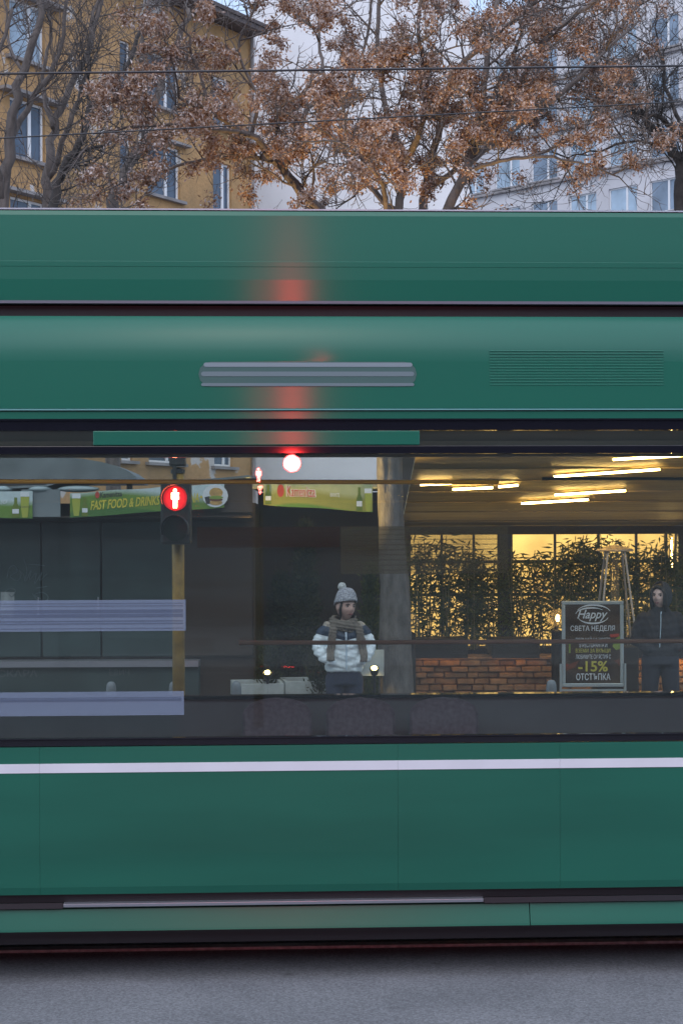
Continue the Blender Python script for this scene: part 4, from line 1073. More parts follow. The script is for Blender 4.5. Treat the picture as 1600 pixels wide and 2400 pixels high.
# globe lamp
gp = at(1303, 1450, 18.0)
gl = thing('globe_lamp', (gp.x, gp.y, SW), 'round glass globe lamp with a glowing bulb left of the poster stand', 'lamp')
M['globe'] = film_mat('globe_glass', (.50, .40, .26), .22)
M['bulb'] = mat('bulb_warm', (1, .8, .5), .5, emit=(1, .62, .22), es=30)
gz = gp.z - SW
MB().ball((0, 0, gz), .10, 28, 18).build('globe', M['globe'], gl, True)
MB().lathe([(0, -.03), (.012, -.03), (.02, .0), (.018, .03), (0, .045)], (0.012, -.02, gz + .002)).build('bulb', M['bulb'], gl, True)
MB().lathe([(0, 0), (.055, 0), (.055, gz - .13), (.02, gz - .11), (.02, gz - .09), (0, gz - .09)]).build('lamp_post', M['planter_black'], gl)
gl2 = thing('globe_lamp', (at(962, 1450, 17.4).x, 17.4, SW), 'unlit round glass globe half hidden by the pale tree trunk', 'lamp')
MB().ball((0, 0, gz), .095, 28, 18).build('globe', M['globe'], gl2, True)
MB().lathe([(0, 0), (.05, 0), (.05, gz - .12), (.02, gz - .1), (0, gz - .09)]).build('lamp_post', M['planter_black'], gl2)

# patio heater
hp = at(1440, 1272, 17.7)
ph = thing('patio_heater', (hp.x, hp.y, SW), 'tall pyramid patio heater with a flat hood behind the poster stand', 'heater')
M['steel_l'] = mat('brushed_steel', (.50, .46, .40), .35, metal=.8)
hz = at(1440, 1290, 17.7).z - SW; sc_ = 17.7 / 4000
M['hood'] = mat('hood_cream', (.62, .52, .40), .4)
MB().lathe([(0, .055), (.04, .052), (.18, .016), (.193, .004), (.193, -.004), (.17, -.012), (0, -.012)], (0, 0, hz), seg=28).build('hood', M['hood'], ph)
zl = .85
for sx_, sy_ in ((-1, -1), (1, -1), (1, 1), (-1, 1)):
    MB().tube([(sx_ * .085, sy_ * .085, hz), (sx_ * .195, sy_ * .195, zl)], .011, 6).build('leg', M['steel_l'], ph)
MB().lathe([(.045, 0), (.045, hz - zl - .03)], (0, 0, zl)).build('flame_tube', M['globe'], ph, True)
MB().box(-.21, .21, -.21, .21, .0, zl).build('base_cabinet', M['planter_black'], ph, bevel=.01)
s = MB()
for i in range(7):
    z = zl + .02 + i * .06; q = .195 - .11 * (z - zl) / (hz - zl)
    s.tube([(-q, -q, z), (q, -q, z)], .002, 4)
for i in range(9):
    f = -1 + 2 * i / 8; s.tube([(f * .19, -.19, zl + .01), (f * .155, -.155, zl + .44)], .002, 4)
s.build('guard_mesh', M['steel_l'], ph)

# poster stand
SGY = 17.0
sg0, sg1 = at(1316, 1617, SGY), at(1460, 1408, SGY)
sg = thing('poster_stand', ((sg0.x + sg1.x) / 2, SGY, SW), 'silver framed poster stand with white and yellow offer lettering on dark print', 'sign', 0)
M['sign_frame'] = mat('sign_frame', (.42, .52, .56), .4, metal=.4)
M['poster'] = mat('poster_print', (.085, .06, .04), .35, noise=.6, nscale=5, c2=(.012, .014, .013))
M['sign_white'] = mat('sign_white', (.62, .72, .80), .5)
M['sign_yellow'] = mat('sign_yellow', (.50, .50, .08), .5)
HW = (sg1.x - sg0.x) / 2; zb0, zt0 = sg0.z - SW, sg1.z - SW; fw = .036
MB().box(-HW, HW, -.012, .012, zt0 - fw, zt0).build('frame_bar', M['sign_frame'], sg, bevel=.006)
MB().box(-HW, HW, -.012, .012, zb0 + .03, zb0 + .03 + fw).build('frame_bar', M['sign_frame'], sg, bevel=.006)
for q in (-1, 1):
    MB().box(min(q * HW, q * (HW - fw)), max(q * HW, q * (HW - fw)), -.012, .012, zb0 + .03 + fw + .001, zt0 - fw - .001).build('frame_bar', M['sign_frame'], sg, bevel=.006)
    MB().box(q * (HW + .012) - .01, q * (HW + .012) + .01, -.02, .02, 0, zb0 + .26).build('stand_leg', M['sign_frame'], sg)
MB().box(-HW - .02, HW + .02, -.015, .015, zb0 - .012, zb0 + .006).build('stand_bar', M['sign_frame'], sg)
MB().box(-HW + fw, HW - fw, -.004, .004, zb0 + .03 + fw, zt0 - fw).build('poster', M['poster'], sg)
po = sg.children[-1]
u = 1 / (4000 / SGY)
def sgz(py): return at(1388, py, SGY).z - SW
def sgx(px): return at(px, 1500, SGY).x - sg.location.x
for (pts, m) in (([(1440, 1498), (1452, 1490), (1454, 1520), (1443, 1524), (1434, 1515)], 'salad'), ([(1428, 1487), (1450, 1485), (1450, 1492), (1430, 1494)], 'ink_red'),
                 ([(1322, 1560), (1356, 1548), (1346, 1564), (1326, 1572)], 'meat'), ([(1450, 1545), (1438, 1548), (1452, 1562)], 'meat'), ([(1332, 1508), (1336, 1508), (1336, 1530), (1332, 1530)], 'salad')):
    MB().flat([(sgx(a), sgz(b)) for a, b in pts][::-1], -.0055, .001).build('printed_patch', M[m], po)
def sgt(body, m, x0, x1, ybase, hpx, **k):
    return lettering(body, M[m], po, ((sgx(x0) + sgx(x1)) / 2, -.0065, sgz(ybase)), w=sgx(x1) - sgx(x0), h=hpx * u, **k)
sgt('Happy', 'sign_white', 1352, 1423, 1456, 27, bold=.012, shear=.35)
sgt('СВЕТА НЕДЕЛЯ', 'sign_white', 1336, 1440, 1481, 15, bold=.012)
sgt('ПОРЪЧАЙ НА МЯСТО', 'sign_white', 1348, 1429, 1504, 12, bold=.006)
sgt('В РЕСТОРАНТА И', 'sign_white', 1357, 1422, 1517, 11, bold=.006)
sgt('ВЗЕМИ ЗА ВКЪЩИ', 'sign_yellow', 1348, 1429, 1531, 11, bold=.006)
sgt('ЛЮБИМИТЕ СИ ЯСТИЯ С', 'sign_white', 1348, 1430, 1544, 10, bold=.004)
sgt('-15%', 'sign_yellow', 1354, 1423, 1574, 25, bold=.02)
sgt('ОТСТЪПКА', 'sign_white', 1349, 1429, 1594, 16, bold=.012)
def arc_ribbon(cx, cy, rx_, ry_, a0, a1, th):
    n = 18; o_ = []; i_ = []
    for k_ in range(n + 1):
        a = R(a0 + (a1 - a0) * k_ / n); tt = th * math.sin(math.pi * min(max(k_ / n, .12), .88))
        o_.append((sgx(cx + rx_ * math.cos(a)), sgz(cy - ry_ * math.sin(a)))); i_.append((sgx(cx + (rx_ - tt) * math.cos(a)), sgz(cy - (ry_ - tt) * math.sin(a))))
    s = MB()
    for k_ in range(n): s.flat([i_[k_], i_[k_ + 1], o_[k_ + 1], o_[k_]], -.0065, .001)
    return s.build('emblem_arc', M['sign_white'], po)
arc_ribbon(1390, 1440, 42, 24, 20, 155, 4); arc_ribbon(1384, 1440, 36, 17, 40, 175, 3.6); arc_ribbon(1389, 1440, 38, 23, 200, 340, 4)

# ---------------------------------------------------------------- shrubs behind the woman
def conifer(px, Y, w_px, y_top, label, seed, n=2600, m='needles', base_z=SW):
    base = at(px, 1272, Y); base.z = base_z
    t = thing('shrub', base, label, 'shrub', 0, 'dark shrubs behind the woman')
    rnd = random.Random(seed); H = at(px, y_top, Y).z - base_z; Wm = w_px / 4000 * Y / 2
    V = []; F = []; k = 0; s = MB(); s.tube([(0, 0, 0), (0.02, 0, H * .5), (0, 0, H * .95)], [.03, .02, .006], 6)
    for i in range(int(n / 14)):
        f = rnd.random() ** .8; z = H * (.12 + .88 * f); r = Wm * (1 - f) ** .7 * rnd.uniform(.25, 1) + .03; a = rnd.uniform(0, 6.28)
        tip = Vector((r * math.cos(a), r * math.sin(a) * .7, z + .06)); root = Vector((0, 0, z - .05)); d = tip - root
        for j in range(14):
            u_ = rnd.uniform(.35, 1.05); c = root + d * u_ + Vector((rnd.gauss(0, .02), rnd.gauss(0, .02), rnd.gauss(0, .02)))
            dr = (d.normalized() + Vector((rnd.gauss(0, .6), rnd.gauss(0, .6), rnd.gauss(.1, .5)))).normalized(); sd = dr.orthogonal().normalized(); sd.rotate(Matrix.Rotation(rnd.uniform(0, 6.28), 3, dr))
            l = rnd.uniform(.03, .065); w_ = l * .13
            V += [c, c + dr * l * .5 + sd * w_, c + dr * l, c + dr * l * .5 - sd * w_]; F.append((k, k + 1, k + 2, k + 3)); k += 4
    s.build('stem', M['bark_dark'], t)
    mm = bpy.data.meshes.new('foliage'); mm.from_pydata([tuple(v) for v in V], [], F); o = link('foliage', mm, M[m], t); tag(o, kind='stuff')
conifer(715, 15.9, 120, 1240, 'tall dark conifer just left of the woman', 31, 9000)
conifer(660, 16.0, 130, 1360, 'broad dark conifer behind the left ground lamp', 32, 8000)
conifer(628, 15.5, 70, 1520, 'small yellow lit conifer right above the left ground lamp', 33, 3000)
conifer(745, 15.3, 80, 1510, 'low shrub by the left elbow of the woman', 34, 3500)
conifer(868, 15.9, 70, 1340, 'leafy dark shrub between the woman and the tree trunk', 35, 5000, 'bamboo_leaf')

# white planters and ground lamps
M['planter_white'] = mat('planter_white', (.42, .47, .46), .6, noise=.2, nscale=10)
def low_planter(px0, px1, y_top, y_bot, Y, rot, label):
    a, b = at(px0, y_top, Y), at(px1, y_top, Y); z1 = a.z
    t = thing('planter', ((a.x + b.x) / 2, Y, SW), label, 'planter', R(rot), 'low white planters by the woman')
    hw_ = (b.x - a.x) / 2; h = z1 - SW
    MB().box(-hw_, hw_, 0, .03, 0, h).build('front_board', M['planter_white'], t, bevel=.005)
    MB().box(-hw_, hw_, .47, .5, 0, h).build('back_board', M['planter_white'], t, bevel=.005)
    for q in (-1, 1): MB().box(q * hw_ - (.03 if q > 0 else 0), q * hw_ + (0 if q > 0 else .03), .031, .469, 0, h).build('end_board', M['planter_white'], t)
    MB().box(-hw_ + .031, hw_ - .031, .031, .469, h - .12, h - .04).build('soil', M['wood_dark'], t)
low_planter(546, 666, 1603, 1625, 15.0, 6, 'low white planter at the left under the small conifer')
low_planter(668, 764, 1597, 1625, 15.25, 8, 'low white planter directly left of the woman')
M['flood'] = mat('flood_face', (1, .9, .6), .4, emit=(1, .78, .30), es=26)
def flood(px, py, Y, label, aim, e):
    p = at(px, py, Y)
    t = thing('ground_lamp', (p.x, p.y, SW), label, 'lamp', 0, 'ground lamps lighting the shrubs')
    z = p.z - SW
    MB().tube([(0, .02, 0), (0, .02, z)], .012, 8).build('stake', M['housing'], t)
    MB().lathe([(0, -.03), (.03, -.03), (.042, .02), (.042, .03), (.038, .03), (.036, .02), (0, .018)], (0, .0, z), M=Matrix.Rotation(R(28), 3, 'X')).build('lamp_head', M['housing'], t)
    MB().ball((0, -.012, z + .028), (.024, .02, .018), 14, 10).build('bulb', M['flood'], t)
    l = bpy.data.lights.new('ground_lamp_light', 'SPOT'); l.energy = e; l.color = (1, .62, .22); l.spot_size = R(62); l.spot_blend = .9; l.shadow_soft_size = .05
    lo = bpy.data.objects.new('ground_lamp_light', l); col.objects.link(lo); lo.parent = t; lo.location = (0, 0, z + .07)
    lo.rotation_euler = (Vector((0, 0, z + .07)) - Vector(aim)).to_track_quat('Z', 'Y').to_euler()
flood(627, 1583, 15.0, 'left ground lamp glowing under the small conifer', (1.05, .35, 4.8), 850)
flood(877, 1573, 14.9, 'right ground lamp glowing before the pale board', (.02, .30, .42), 12)
# pale board
bp_ = at(872, 1575, 15.05); bt = at(900, 1524, 15.05)
pbd = thing('board', (bp_.x, 15.12, SW), 'pale square board lit by the right ground lamp behind the woman', 'board')
hwb = bt.x - bp_.x
MB().box(-hwb, hwb, 0, .02, bp_.z - SW - .04, bt.z - SW).build('panel', M['planter_white'], pbd, bevel=.003)
for q in (-1, 1): MB().box(q * hwb * .8 - .012, q * hwb * .8 + .012, .021, .045, 0, bt.z - SW - .05).build('post', M['mullion'], pbd)

# ---------------------------------------------------------------- people
def remeshed(mb, voxel, smooth=6, name='body'):
    me = mb.mesh('tmp'); ob = bpy.data.objects.new('tmp', me); col.objects.link(ob)
    rm = ob.modifiers.new('r', 'REMESH'); rm.mode = 'VOXEL'; rm.voxel_size = voxel
    sm_ = ob.modifiers.new('s', 'SMOOTH'); sm_.factor = .5; sm_.iterations = smooth
    dg = bpy.context.evaluated_depsgraph_get(); out = bpy.data.meshes.new_from_object(ob.evaluated_get(dg))
    bpy.data.objects.remove(ob); out.name = name; out.shade_smooth(); return out
def capsule(mb, pts, rad, seg=14):
    """tube with rounded ends"""
    pts = [Vector(p) for p in pts]; rad = [r if hasattr(r, '__len__') else (r, r) for r in rad]
    mb.tube(pts, rad, seg)
    for p, r in ((pts[0], rad[0]), (pts[-1], rad[-1])): mb.ball(p, (r[0], r[0] * .5 + r[1] * .5, min(r)), 12, 8)
def torso(mb, rings, seg=24):
    """(z, rx, ry, y) rings"""
    v = []
    for z, rx_, ry_, y in rings:
        for k in range(seg):
            a = 2 * math.pi * k / seg; c, s = math.cos(a), math.sin(a)
            e = .8
            v.append((rx_ * math.copysign(abs(c) ** e, c), y + ry_ * math.copysign(abs(s) ** e, s), z))
    n = len(rings); f = [(i * seg + k, i * seg + (k + 1) % seg, (i + 1) * seg + (k + 1) % seg, (i + 1) * seg + k) for i in range(n - 1) for k in range(seg)]
    f += [tuple(range(seg))[::-1], tuple(range((n - 1) * seg, n * seg))]
    mb.add(v, f)
def head_mesh(mb, c, rot, s=1.0):
    """a modelled head: skull, brow, sockets, nose, lips, chin, ears"""
    seg, rings = 40, 30; v = []
    def g(x, z, cx, cz, sx, sz): return math.exp(-((x - cx) / sx) ** 2 - ((z - cz) / sz) ** 2)
    for i in range(rings + 1):
        a = -math.pi / 2 + math.pi * i / rings
        for k in range(seg):
            b = 2 * math.pi * k / seg
            x = .074 * math.cos(a) * math.sin(b); y = -.092 * math.cos(a) * math.cos(b); z = .112 * math.sin(a)
            if z < 0:
                f = -z / .112; x *= 1 - .34 * f ** 1.6; y = y * (1 - .10 * f) if y < 0 else y * (1 - .35 * f)
            if y < 0:
                y -= .016 * g(x, z, 0, -.022, .011, .020) + .008 * g(x, z, 0, -.004, .008, .02)
                y += .010 * (g(x, z, .030, .006, .016, .012) + g(x, z, -.030, .006, .016, .012))
                y -= .004 * g(x, z, 0, .026, .05, .012)
                y -= .006 * g(x, z, 0, -.056, .020, .010) + .007 * g(x, z, 0, -.094, .02, .016)
                y -= .004 * (g(x, z, .038, -.025, .02, .02) + g(x, z, -.038, -.025, .02, .02))
            v.append(Vector((x, y, z)) * s)
    f = [(i * seg + k, i * seg + (k + 1) % seg, (i + 1) * seg + (k + 1) % seg, (i + 1) * seg + k) for i in range(rings) for k in range(seg)]
    v = [rot @ p + c for p in v]; mb.add(v, f)
    for q in (-1, 1):
        e = MB(); e.ball((0, 0, 0), (.010, .018, .030), 10, 8)
        mb.add([rot @ (Vector(p) + Vector((q * .074, .006, -.008))) * 1 + c for p in e.v], e.f)
def front_y(me, x, z, w_=.02):
    best = 1
    for v in me.vertices:
        if abs(v.co.x - x) < w_ and abs(v.co.z - z) < w_ and v.co.y < best: best = v.co.y
    return best
M['skin'] = mat('skin', (.50, .34, .29), .55, noise=.10, nscale=30)
M['skin_pale'] = mat('skin_pale', (.56, .40, .35), .55, noise=.08, nscale=30)
M['lip'] = mat('lips', (.26, .11, .11), .5)
M['eye_white'] = mat('eye_white', (.45, .43, .42), .3)
M['iris'] = mat('iris', (.02, .014, .01), .15)
M['hair'] = mat('hair_dark', (.012, .009, .008), .5, noise=.4, nscale=60)
M['jeans'] = mat('jeans_navy', (.025, .035, .07), .8, noise=.3, nscale=40)
M['shoe'] = mat('shoe_dark', (.03, .03, .03), .6)
def face_bits(parent, c, rot, s=1.0):
    for q in (-1, 1):
        def W(x, y, z): return rot @ (Vector((x, y, z)) * s) + c
        e = MB(); e.ball((0, 0, 0), (.0125, .006, .0065), 12, 8); e.v = [tuple(W(p[0] + q * .030, p[1] - .0745, p[2] + .006)) for p in e.v]; e.build('eye', M['eye_white'], parent, True)
        e = MB(); e.ball((0, 0, 0), (.0062, .004, .0062), 10, 8); e.v = [tuple(W(p[0] + q * .030 + .001, p[1] - .0785, p[2] + .006)) for p in e.v]; e.build('iris', M['iris'], parent, True)
        e = MB(); e.tube([(q * .014, -.090, .022), (q * .030, -.088, .027), (q * .047, -.077, .022)], [.0026, .0034, .002], 6); e.v = [tuple(W(*p)) for p in e.v]; e.build('eyebrow', M['hair'], parent, True)
        e = MB(); e.tube([(q * .016, -.083, .010), (q * .030, -.0825, .0145), (q * .045, -.073, .009)], [.0014, .002, .0012], 6); e.v = [tuple(W(*p)) for p in e.v]; e.build('eyelid', M['hair'], parent, True)
    e = MB(); e.tube([(-.022, -.083, -.057), (-.010, -.0965, -.0535), (0, -.099, -.055), (.010, -.0965, -.0535), (.022, -.083, -.057)], [.002, .0042, .0042, .0042, .002], 8); e.v = [tuple(rot @ (Vector(p) * s) + c) for p in e.v]; e.build('upper_lip', M['lip'], parent, True)
    e = MB(); e.tube([(-.020, -.083, -.059), (0, -.098, -.0635), (.020, -.083, -.059)], [.002, .005, .002], 8); e.v = [tuple(rot @ (Vector(p) * s) + c) for p in e.v]; e.build('lower_lip', M['lip'], parent, True)

def jacket_mat():
    m = bpy.data.materials.new('colour_block_jacket'); m.use_nodes = True; t = m.node_tree; b = t.nodes['Principled BSDF']
    tc = t.nodes.new('ShaderNodeTexCoord'); sp = t.nodes.new('ShaderNodeSeparateXYZ'); t.links.new(tc.outputs['Object'], sp.inputs[0])
    ab = t.nodes.new('ShaderNodeMath'); ab.operation = 'ABSOLUTE'; t.links.new(sp.outputs[0], ab.inputs[0])
    ma = t.nodes.new('ShaderNodeMath'); ma.operation = 'MULTIPLY_ADD'; ma.inputs[1].default_value = -.235; t.links.new(ab.outputs[0], ma.inputs[0]); t.links.new(sp.outputs[2], ma.inputs[2])
    r = t.nodes.new('ShaderNodeValToRGB'); r.color_ramp.interpolation = 'CONSTANT'; e = r.color_ramp.elements
    mr = t.nodes.new('ShaderNodeMapRange'); mr.inputs[1].default_value = .8; mr.inputs[2].default_value = 1.4; t.links.new(ma.outputs[0], mr.inputs[0])
    e[0].position = 0; e[0].color = (.74, .86, .92, 1); e[1].position = (1.096 - .8) / .6; e[1].color = (.012, .034, .072, 1)
    x = e.new((1.182 - .8) / .6); x.color = (.36, .33, .28, 1)
    t.links.new(mr.outputs[0], r.inputs[0]); t.links.new(r.outputs[0], b.inputs['Base Color']); b.inputs['Roughness'].default_value = .5
    n = t.nodes.new('ShaderNodeTexNoise'); n.inputs['Scale'].default_value = 28; n.inputs['Detail'].default_value = 3; t.links.new(tc.outputs['Object'], n.inputs['Vector'])
    bp = t.nodes.new('ShaderNodeBump'); bp.inputs['Strength'].default_value = .5; bp.inputs['Distance'].default_value = .02; t.links.new(n.outputs[0], bp.inputs['Height']); t.links.new(bp.outputs[0], b.inputs['Normal'])
    return m
M['jacket'] = jacket_mat()
M['scarf'] = mat('scarf_taupe', (.175, .155, .13), .95, noise=.25, nscale=45, bump=.6, bscale=140)
def beanie_mat():
    m = mat('speckled_knit', (.60, .63, .68), .95, noise=.5, nscale=95, c2=(.13, .14, .18))
    t = m.node_tree; b = t.nodes['Principled BSDF']
    tc = t.nodes.new('ShaderNodeTexCoord'); vo = t.nodes.new('ShaderNodeTexVoronoi'); vo.inputs['Scale'].default_value = 75; t.links.new(tc.outputs['Object'], vo.inputs['Vector'])
    bp = t.nodes.new('ShaderNodeBump'); bp.inputs['Strength'].default_value = .9; bp.inputs['Distance'].default_value = .01; t.links.new(vo.outputs['Distance'], bp.inputs['Height']); t.links.new(bp.outputs[0], b.inputs['Normal'])
    return m
M['beanie'] = beanie_mat()
M['pompom'] = mat('pompom_white', (.62, .66, .66), 1, noise=.2, nscale=60, bump=1, bscale=90)
M['zip'] = mat('zip_pale', (.50, .62, .72), .4)

# --- the woman
WY = 14.6; wp_ = at(806, 1400, WY)
wo = thing('person', (wp_.x, WY, SW), 'woman in white and navy puffer jacket, taupe scarf and grey pompom hat, hands in pockets', 'person', R(6))
hc = Vector((.010, -.025, 1.380)); hr = (Matrix.Rotation(R(26), 3, 'Z') @ Matrix.Rotation(R(3), 3, 'Y'))
bd = MB()
head_mesh(bd, hc, hr, 1.03)
capsule(bd, [(0, .01, 1.16), (0.005, .0, 1.30)], [.055, .05])
torso(bd, [(.74, .13, .10, .01), (.86, .125, .095, .01), (1.0, .12, .09, .01), (1.12, .14, .10, .01), (1.19, .13, .08, .015), (1.22, .06, .05, .015)])
for q in (-1, 1):
    capsule(bd, [(q * .15, .015, 1.17), (q * .205, .0, 1.03), (q * .15, -.065, .945), (q * .105, -.055, .91)], [.045, .038, .028, .03])
    for fi in range(4): capsule(bd, [(q * .100, -.075 + fi * .018, .91), (q * .075, -.080 + fi * .018, .90), (q * .05, -.080 + fi * .018, .89 + .004 * fi)], [.0085, .008, .007], 8)
    capsule(bd, [(q * .10, -.06, .88), (q * .08, -.07, .89), (q * .06, -.07, .885)], [.010, .009, .008], 8)
    capsule(bd, [(q * .075, .01, .76), (q * .085, -.005, .42), (q * .085, .02, .06)], [.08, .05, .035])
    capsule(bd, [(q * .085, .03, .035), (q * .095, -.10, .03)], [.035, .028])
link('body', remeshed(bd, .0055, 2, 'body'), M['skin'], wo)
face_bits(wo, hc, hr, 1.03)
tr_ = MB(); torso(tr_, [(.72, .145, .115, .01), (.80, .145, .115, .01), (.87, .135, .105, .01)])
for q in (-1, 1): capsule(tr_, [(q * .078, .01, .76), (q * .085, -.005, .42), (q * .088, .02, .08)], [.088, .062, .055])
link('trousers', remeshed(tr_, .012, 4, 'trousers'), M['jeans'], wo)
for q in (-1, 1):
    s = MB(); capsule(s, [(q * .088, .04, .04), (q * .098, -.13, .035)], [.045, .038]); link('shoe', remeshed(s, .01, 3, 'shoe'), M['shoe'], wo)
jk = MB()
torso(jk, [(.832, .150, .118, .01), (.845, .166, .130, .01), (.90, .158, .132, .008), (.97, .148, .128, .005), (1.05, .150, .128, .005), (1.13, .160, .124, .008), (1.19, .155, .105, .012), (1.225, .125, .085, .015), (1.262, .075, .065, .015)])
for q in (-1, 1):
    capsule(jk, [(q * .135, .015, 1.195), (q * .182, .02, 1.135), (q * .207, .02, 1.075), (q * .212, .0, 1.02), (q * .178, -.06, .962), (q * .130, -.10, .922)], [.062, .064, .063, .061, .052, .044])
jm = remeshed(jk, .009, 5, 'jacket')
# quilted puffs: sink the seam lines along the chevrons and round the sleeves
nrm = [v.normal.copy() for v in jm.vertices]
for v, n in zip(jm.vertices, nrm):
    x, y, z = v.co; ax = abs(x)
    if ax < .15:
        vv = z - .235 * ax
        seams = [1.182, 1.096, 1.005, .915, .845]; dmin = min(abs(vv - s_) for s_ in seams)
        v.co += n * (.010 * min(1, dmin / .03) - .006)
    else:
        vv = z - .235 * ax
        if vv > .99: dmin = min(abs(vv - s_) for s_ in (1.182, 1.096, 1.01))
        else: dmin = abs(((z + .6 * ax) % .075) - .0375)
        v.co += n * (.009 * min(1, dmin / .022) - .005)
    v.co += n * .003 * math.sin(x * 90 + z * 60) * math.sin(z * 110 - x * 40)
jm.update(); link('jacket', jm, M['jacket'], wo)
s = MB(); pts = [Vector((0.004, front_y(jm, 0, z_, .015) - .004, z_)) for z_ in [1.24 - .0275 * i for i in range(15)]]
s.tube(pts[:6], [(.008, .005)] * 6, 6); s.build('zip', M['zip'], wo)
s = MB(); s.tube(pts[5:], [(.007, .004)] * len(pts[5:]), 6); s.build('zip_flap', M['zip'], wo)
# scarf: two loops round the neck, two tails over the chest
s = MB()
for (zc0, rx_, ry_, rr_, tilt) in ((1.246, .086, .088, .042, .012), (1.232, .096, .104, .046, -.014), (1.196, .078, .098, .040, -.02)):
    pts = [Vector((rx_ * math.cos(a), .005 + ry_ * math.sin(a), zc0 + tilt * math.cos(a) + (.02 if math.sin(a) > 0 else -.012))) for a in [2 * math.pi * i / 20 for i in range(21)]]
    s.tube(pts, [(rr_ * .75, rr_)] * 21, 10, cap=False)
for q, x0, x1, z1 in ((-1, -.095, -.128, .93), (1, .108, .150, .92)):
    pts = []
    for i in range(12):
        f = i / 11; z_ = 1.27 + (z1 - 1.27) * f; x = x0 * (.7 if f < .1 else 1) + (x1 - x0) * min(1, f * 1.3)
        y = front_y(jm, x, min(z_, 1.22), .025) - .012 if z_ < 1.23 else -.05
        pts.append(Vector((x, y, z_)))
    s.tube(pts, [(.036, .016)] * 12, 10)
scm = remeshed(s, .007, 3, 'scarf')
for v in scm.vertices:
    v.co += v.normal * .0035 * math.sin(v.co.x * 260 + math.sin(v.co.z * 30) * 2) if v.co.z < 1.15 else v.normal * .004 * math.sin(v.co.z * 230 + v.co.x * 40)
link('scarf', scm, M['scarf'], wo)
# hat
def hat_pt(p): return hr @ Vector(p) + hc
s = MB(); rows = 22; seg = 48; v = []
for i in range(rows + 1):
    a = math.pi / 2 * i / rows
    for k in range(seg):
        b = 2 * math.pi * k / seg
        rx_ = .089 * math.cos(a) ** .58 if i < rows else .001; ry_ = .108 * math.cos(a) ** .58 if i < rows else .001
        z_ = .060 + .108 * math.sin(a); y = -ry_ * math.cos(b)
        if i < 3: z_ += .012 * (1 if y > 0 else 0) * 0
        z_ += (-.055 * (1 - i / rows) * (max(0, y / .108)) ) - .020 * (1 - i / rows) * abs(math.sin(b)) ** 2
        rib = 1 + .022 * math.cos(b * 22) * (1 if i > 4 else .5) + (.05 if i < 5 else 0)
        v.append(hat_pt((rx_ * math.sin(b) * rib, y * rib, z_)))
f = [(i * seg + k, i * seg + (k + 1) % seg, (i + 1) * seg + (k + 1) % seg, (i + 1) * seg + k) for i in range(rows) for k in range(seg)]
s.add(v, f); o = s.build('hat', M['beanie'], wo, True)
md = o.modifiers.new('solid', 'SOLIDIFY'); md.thickness = .006; md.offset = -1
s = MB(); rnd = random.Random(2); s.ball((0, 0, 0), .036, 24, 16)
pc = hat_pt((-.030, .02, .172))
s.v = [tuple(pc + Vector(p) * (1 + rnd.uniform(-.07, .09))) for p in s.v]; s.build('pompom', M['pompom'], wo, True)
# hair at the sides of the face
for q in (-1, 1):
    s = MB(); s.tube([hat_pt((q * .066, -.045, .04)), hat_pt((q * .073, -.036, -.02)), hat_pt((q * .066, -.030, -.075)), hat_pt((q * .06, -.01, -.11))], [.010, .013, .012, .008], 8); s.build('hair', M['hair'], wo, True)
# small bag hanging behind the hip
M['bag'] = mat('bag_brown', (.10, .075, .04), .7)

# --- the person in black
DY = 15.7; dp = at(1546, 1400, DY)
dk = thing('person', (dp.x, DY, SW), 'person in black hooded jacket and dark trousers standing by the poster stand', 'person')
M['black_cloth'] = mat('black_cloth', (.022, .024, .030), .85, noise=.3, nscale=20, bump=.4, bscale=25)
M['navy_cloth'] = mat('navy_cloth', (.018, .024, .038), .9, noise=.3, nscale=25)
def dz_(py): return at(1546, py, DY).z - SW
def dx_(px): return at(px, 1420, DY).x - dk.location.x
hc2 = Vector((dx_(1546), -.02, dz_(1397))); hr2 = Matrix.Rotation(R(-32), 3, 'Z')
bd = MB(); head_mesh(bd, hc2, hr2, 1.0)
zs_, zh_ = dz_(1440), dz_(1532)
capsule(bd, [(0, .01, zs_), (0, 0, zs_ + .16)], [.055, .05])
torso(bd, [(zh_ - .1, .14, .10, .01), (zh_, .14, .10, .01), (zh_ + .15, .13, .09, .01), (zs_ - .1, .14, .09, .01), (zs_ - .02, .11, .07, .01)])
for q in (-1, 1):
    capsule(bd, [(q * .135, .01, zs_ - .06), (q * .205, .03, zs_ - .22), (q * .15, -.05, zh_ + .08), (q * .11, -.05, zh_ + .05)], [.045, .038, .028, .03])
    for fi in range(4): capsule(bd, [(q * .10, -.07 + fi * .018, zh_ + .05), (q * .08, -.075 + fi * .018, zh_ + .04), (q * .05, -.075 + fi * .018, zh_ + .03 + .004 * fi)], [.0085, .008, .007], 8)
    capsule(bd, [(q * .10, -.06, zh_ + .07), (q * .08, -.07, zh_ + .08), (q * .06, -.07, zh_ + .075)], [.010, .009, .008], 8)
    capsule(bd, [(q * .08, .01, zh_ - .06), (q * .10, 0, .42), (q * .11, .02, .06)], [.08, .05, .035])
    capsule(bd, [(q * .11, .03, .035), (q * .12, -.10, .03)], [.035, .028])
link('body', remeshed(bd, .006, 2, 'body'), M['skin_pale'], dk)
face_bits(dk, hc2, hr2, 1.0)
jk = MB()
torso(jk, [(zh_ - .02, .155, .115, .01), (zh_ + .02, .17, .125, .01), (zh_ + .14, .158, .12, .01), (zs_ - .12, .17, .125, .01), (zs_ - .03, .165, .10, .01), (zs_ + .03, .11, .08, .01), (zs_ + .07, .07, .07, .01)])
for q in (-1, 1): capsule(jk, [(q * .15, .01, zs_ - .03), (q * .20, .02, zs_ - .13), (q * .225, .02, zs_ - .25), (q * .19, -.05, zh_ + .10), (q * .145, -.085, zh_ + .06)], [.06, .062, .058, .052, .048])
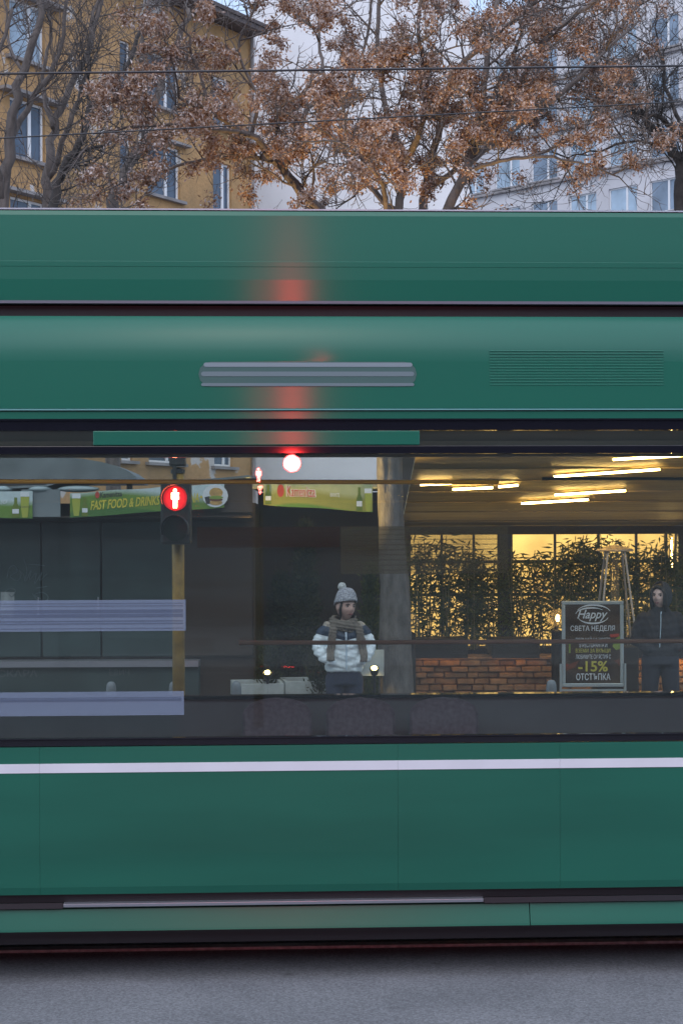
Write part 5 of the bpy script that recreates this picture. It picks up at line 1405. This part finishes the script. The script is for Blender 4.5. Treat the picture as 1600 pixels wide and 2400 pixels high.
jm2 = remeshed(jk, .011, 5, 'jacket')
for v in jm2.vertices: v.co += v.normal * .004 * math.sin(v.co.z * 70 + v.co.x * 50) * math.sin(v.co.x * 60 - v.co.z * 30)
link('jacket', jm2, M['black_cloth'], dk)
tr_ = MB(); torso(tr_, [(zh_ - .10, .155, .115, .01), (zh_ - .02, .150, .115, .01), (zh_ + .03, .14, .105, .01)])
for q in (-1, 1): capsule(tr_, [(q * .082, .01, zh_ - .05), (q * .105, 0, .42), (q * .115, .02, .07)], [.092, .07, .062])
link('trousers', remeshed(tr_, .012, 4, 'trousers'), M['navy_cloth'], dk)
for q in (-1, 1):
    s = MB(); capsule(s, [(q * .115, .04, .04), (q * .13, -.13, .035)], [.045, .038]); link('shoe', remeshed(s, .01, 3, 'shoe'), M['shoe'], dk)
s = MB(); s.ball((0, 0, 0), (.080, .098, .115), 24, 14); s.v = [tuple(hr2 @ (Vector(p) + Vector((0, .016, .012))) + hc2) for p in s.v]; s.build('hair', M['hair'], dk, True)
# hood with hair under it
s = MB(); s.ball((0, 0, 0), (.098, .118, .130), 24, 16)
hv = []
hood = MB()
seg, rings = 32, 18; v = []
for i in range(rings + 1):
    a = -math.pi / 2 * .9 + (math.pi * .95) * i / rings
    for k in range(seg):
        b = R(36) + (2 * math.pi - R(72)) * k / (seg - 1)
        v.append(hr2 @ Vector((.096 * math.cos(a) * math.sin(b), -.112 * math.cos(a) * math.cos(b) + .012, .132 * math.sin(a) + .004)) + hc2)
f = [(i * seg + k, i * seg + k + 1, (i + 1) * seg + k + 1, (i + 1) * seg + k) for i in range(rings) for k in range(seg - 1)]
hood.add(v, f); o = hood.build('hood', M['black_cloth'], dk, True); md = o.modifiers.new('solid', 'SOLIDIFY'); md.thickness = .008; md.offset = 0
for q in (-1, 1):
    s = MB(); s.tube([hr2 @ Vector((q * .045, -.075, .075)) + hc2, hr2 @ Vector((q * .068, -.055, .02)) + hc2, hr2 @ Vector((q * .068, -.045, -.06)) + hc2, hr2 @ Vector((q * .06, -.04, -.14)) + hc2], [.014, .018, .018, .012], 8); s.build('hair', M['hair'], dk, True)
s = MB(); s.tube([hr2 @ Vector((-.055, -.064, .065)) + hc2, hr2 @ Vector((0, -.076, .092)) + hc2, hr2 @ Vector((.055, -.064, .065)) + hc2], [.016, .02, .016], 8); s.build('fringe', M['hair'], dk, True)
s = MB(); zz = [zs_ + .02 - .035 * i for i in range(10)]
s.tube([Vector((-.01 - .002 * i, front_y(jm2, -.01, z_, .02) - .003, z_)) for i, z_ in enumerate(zz)], .0035, 6); s.build('zip', M['zip'], dk)
s = MB(); s.ball((-.008, front_y(jm2, -.01, zz[0], .02) - .008, zz[0] + .0), (.006, .005, .012), 10, 8); s.build('zip_pull', M['zip'], dk)
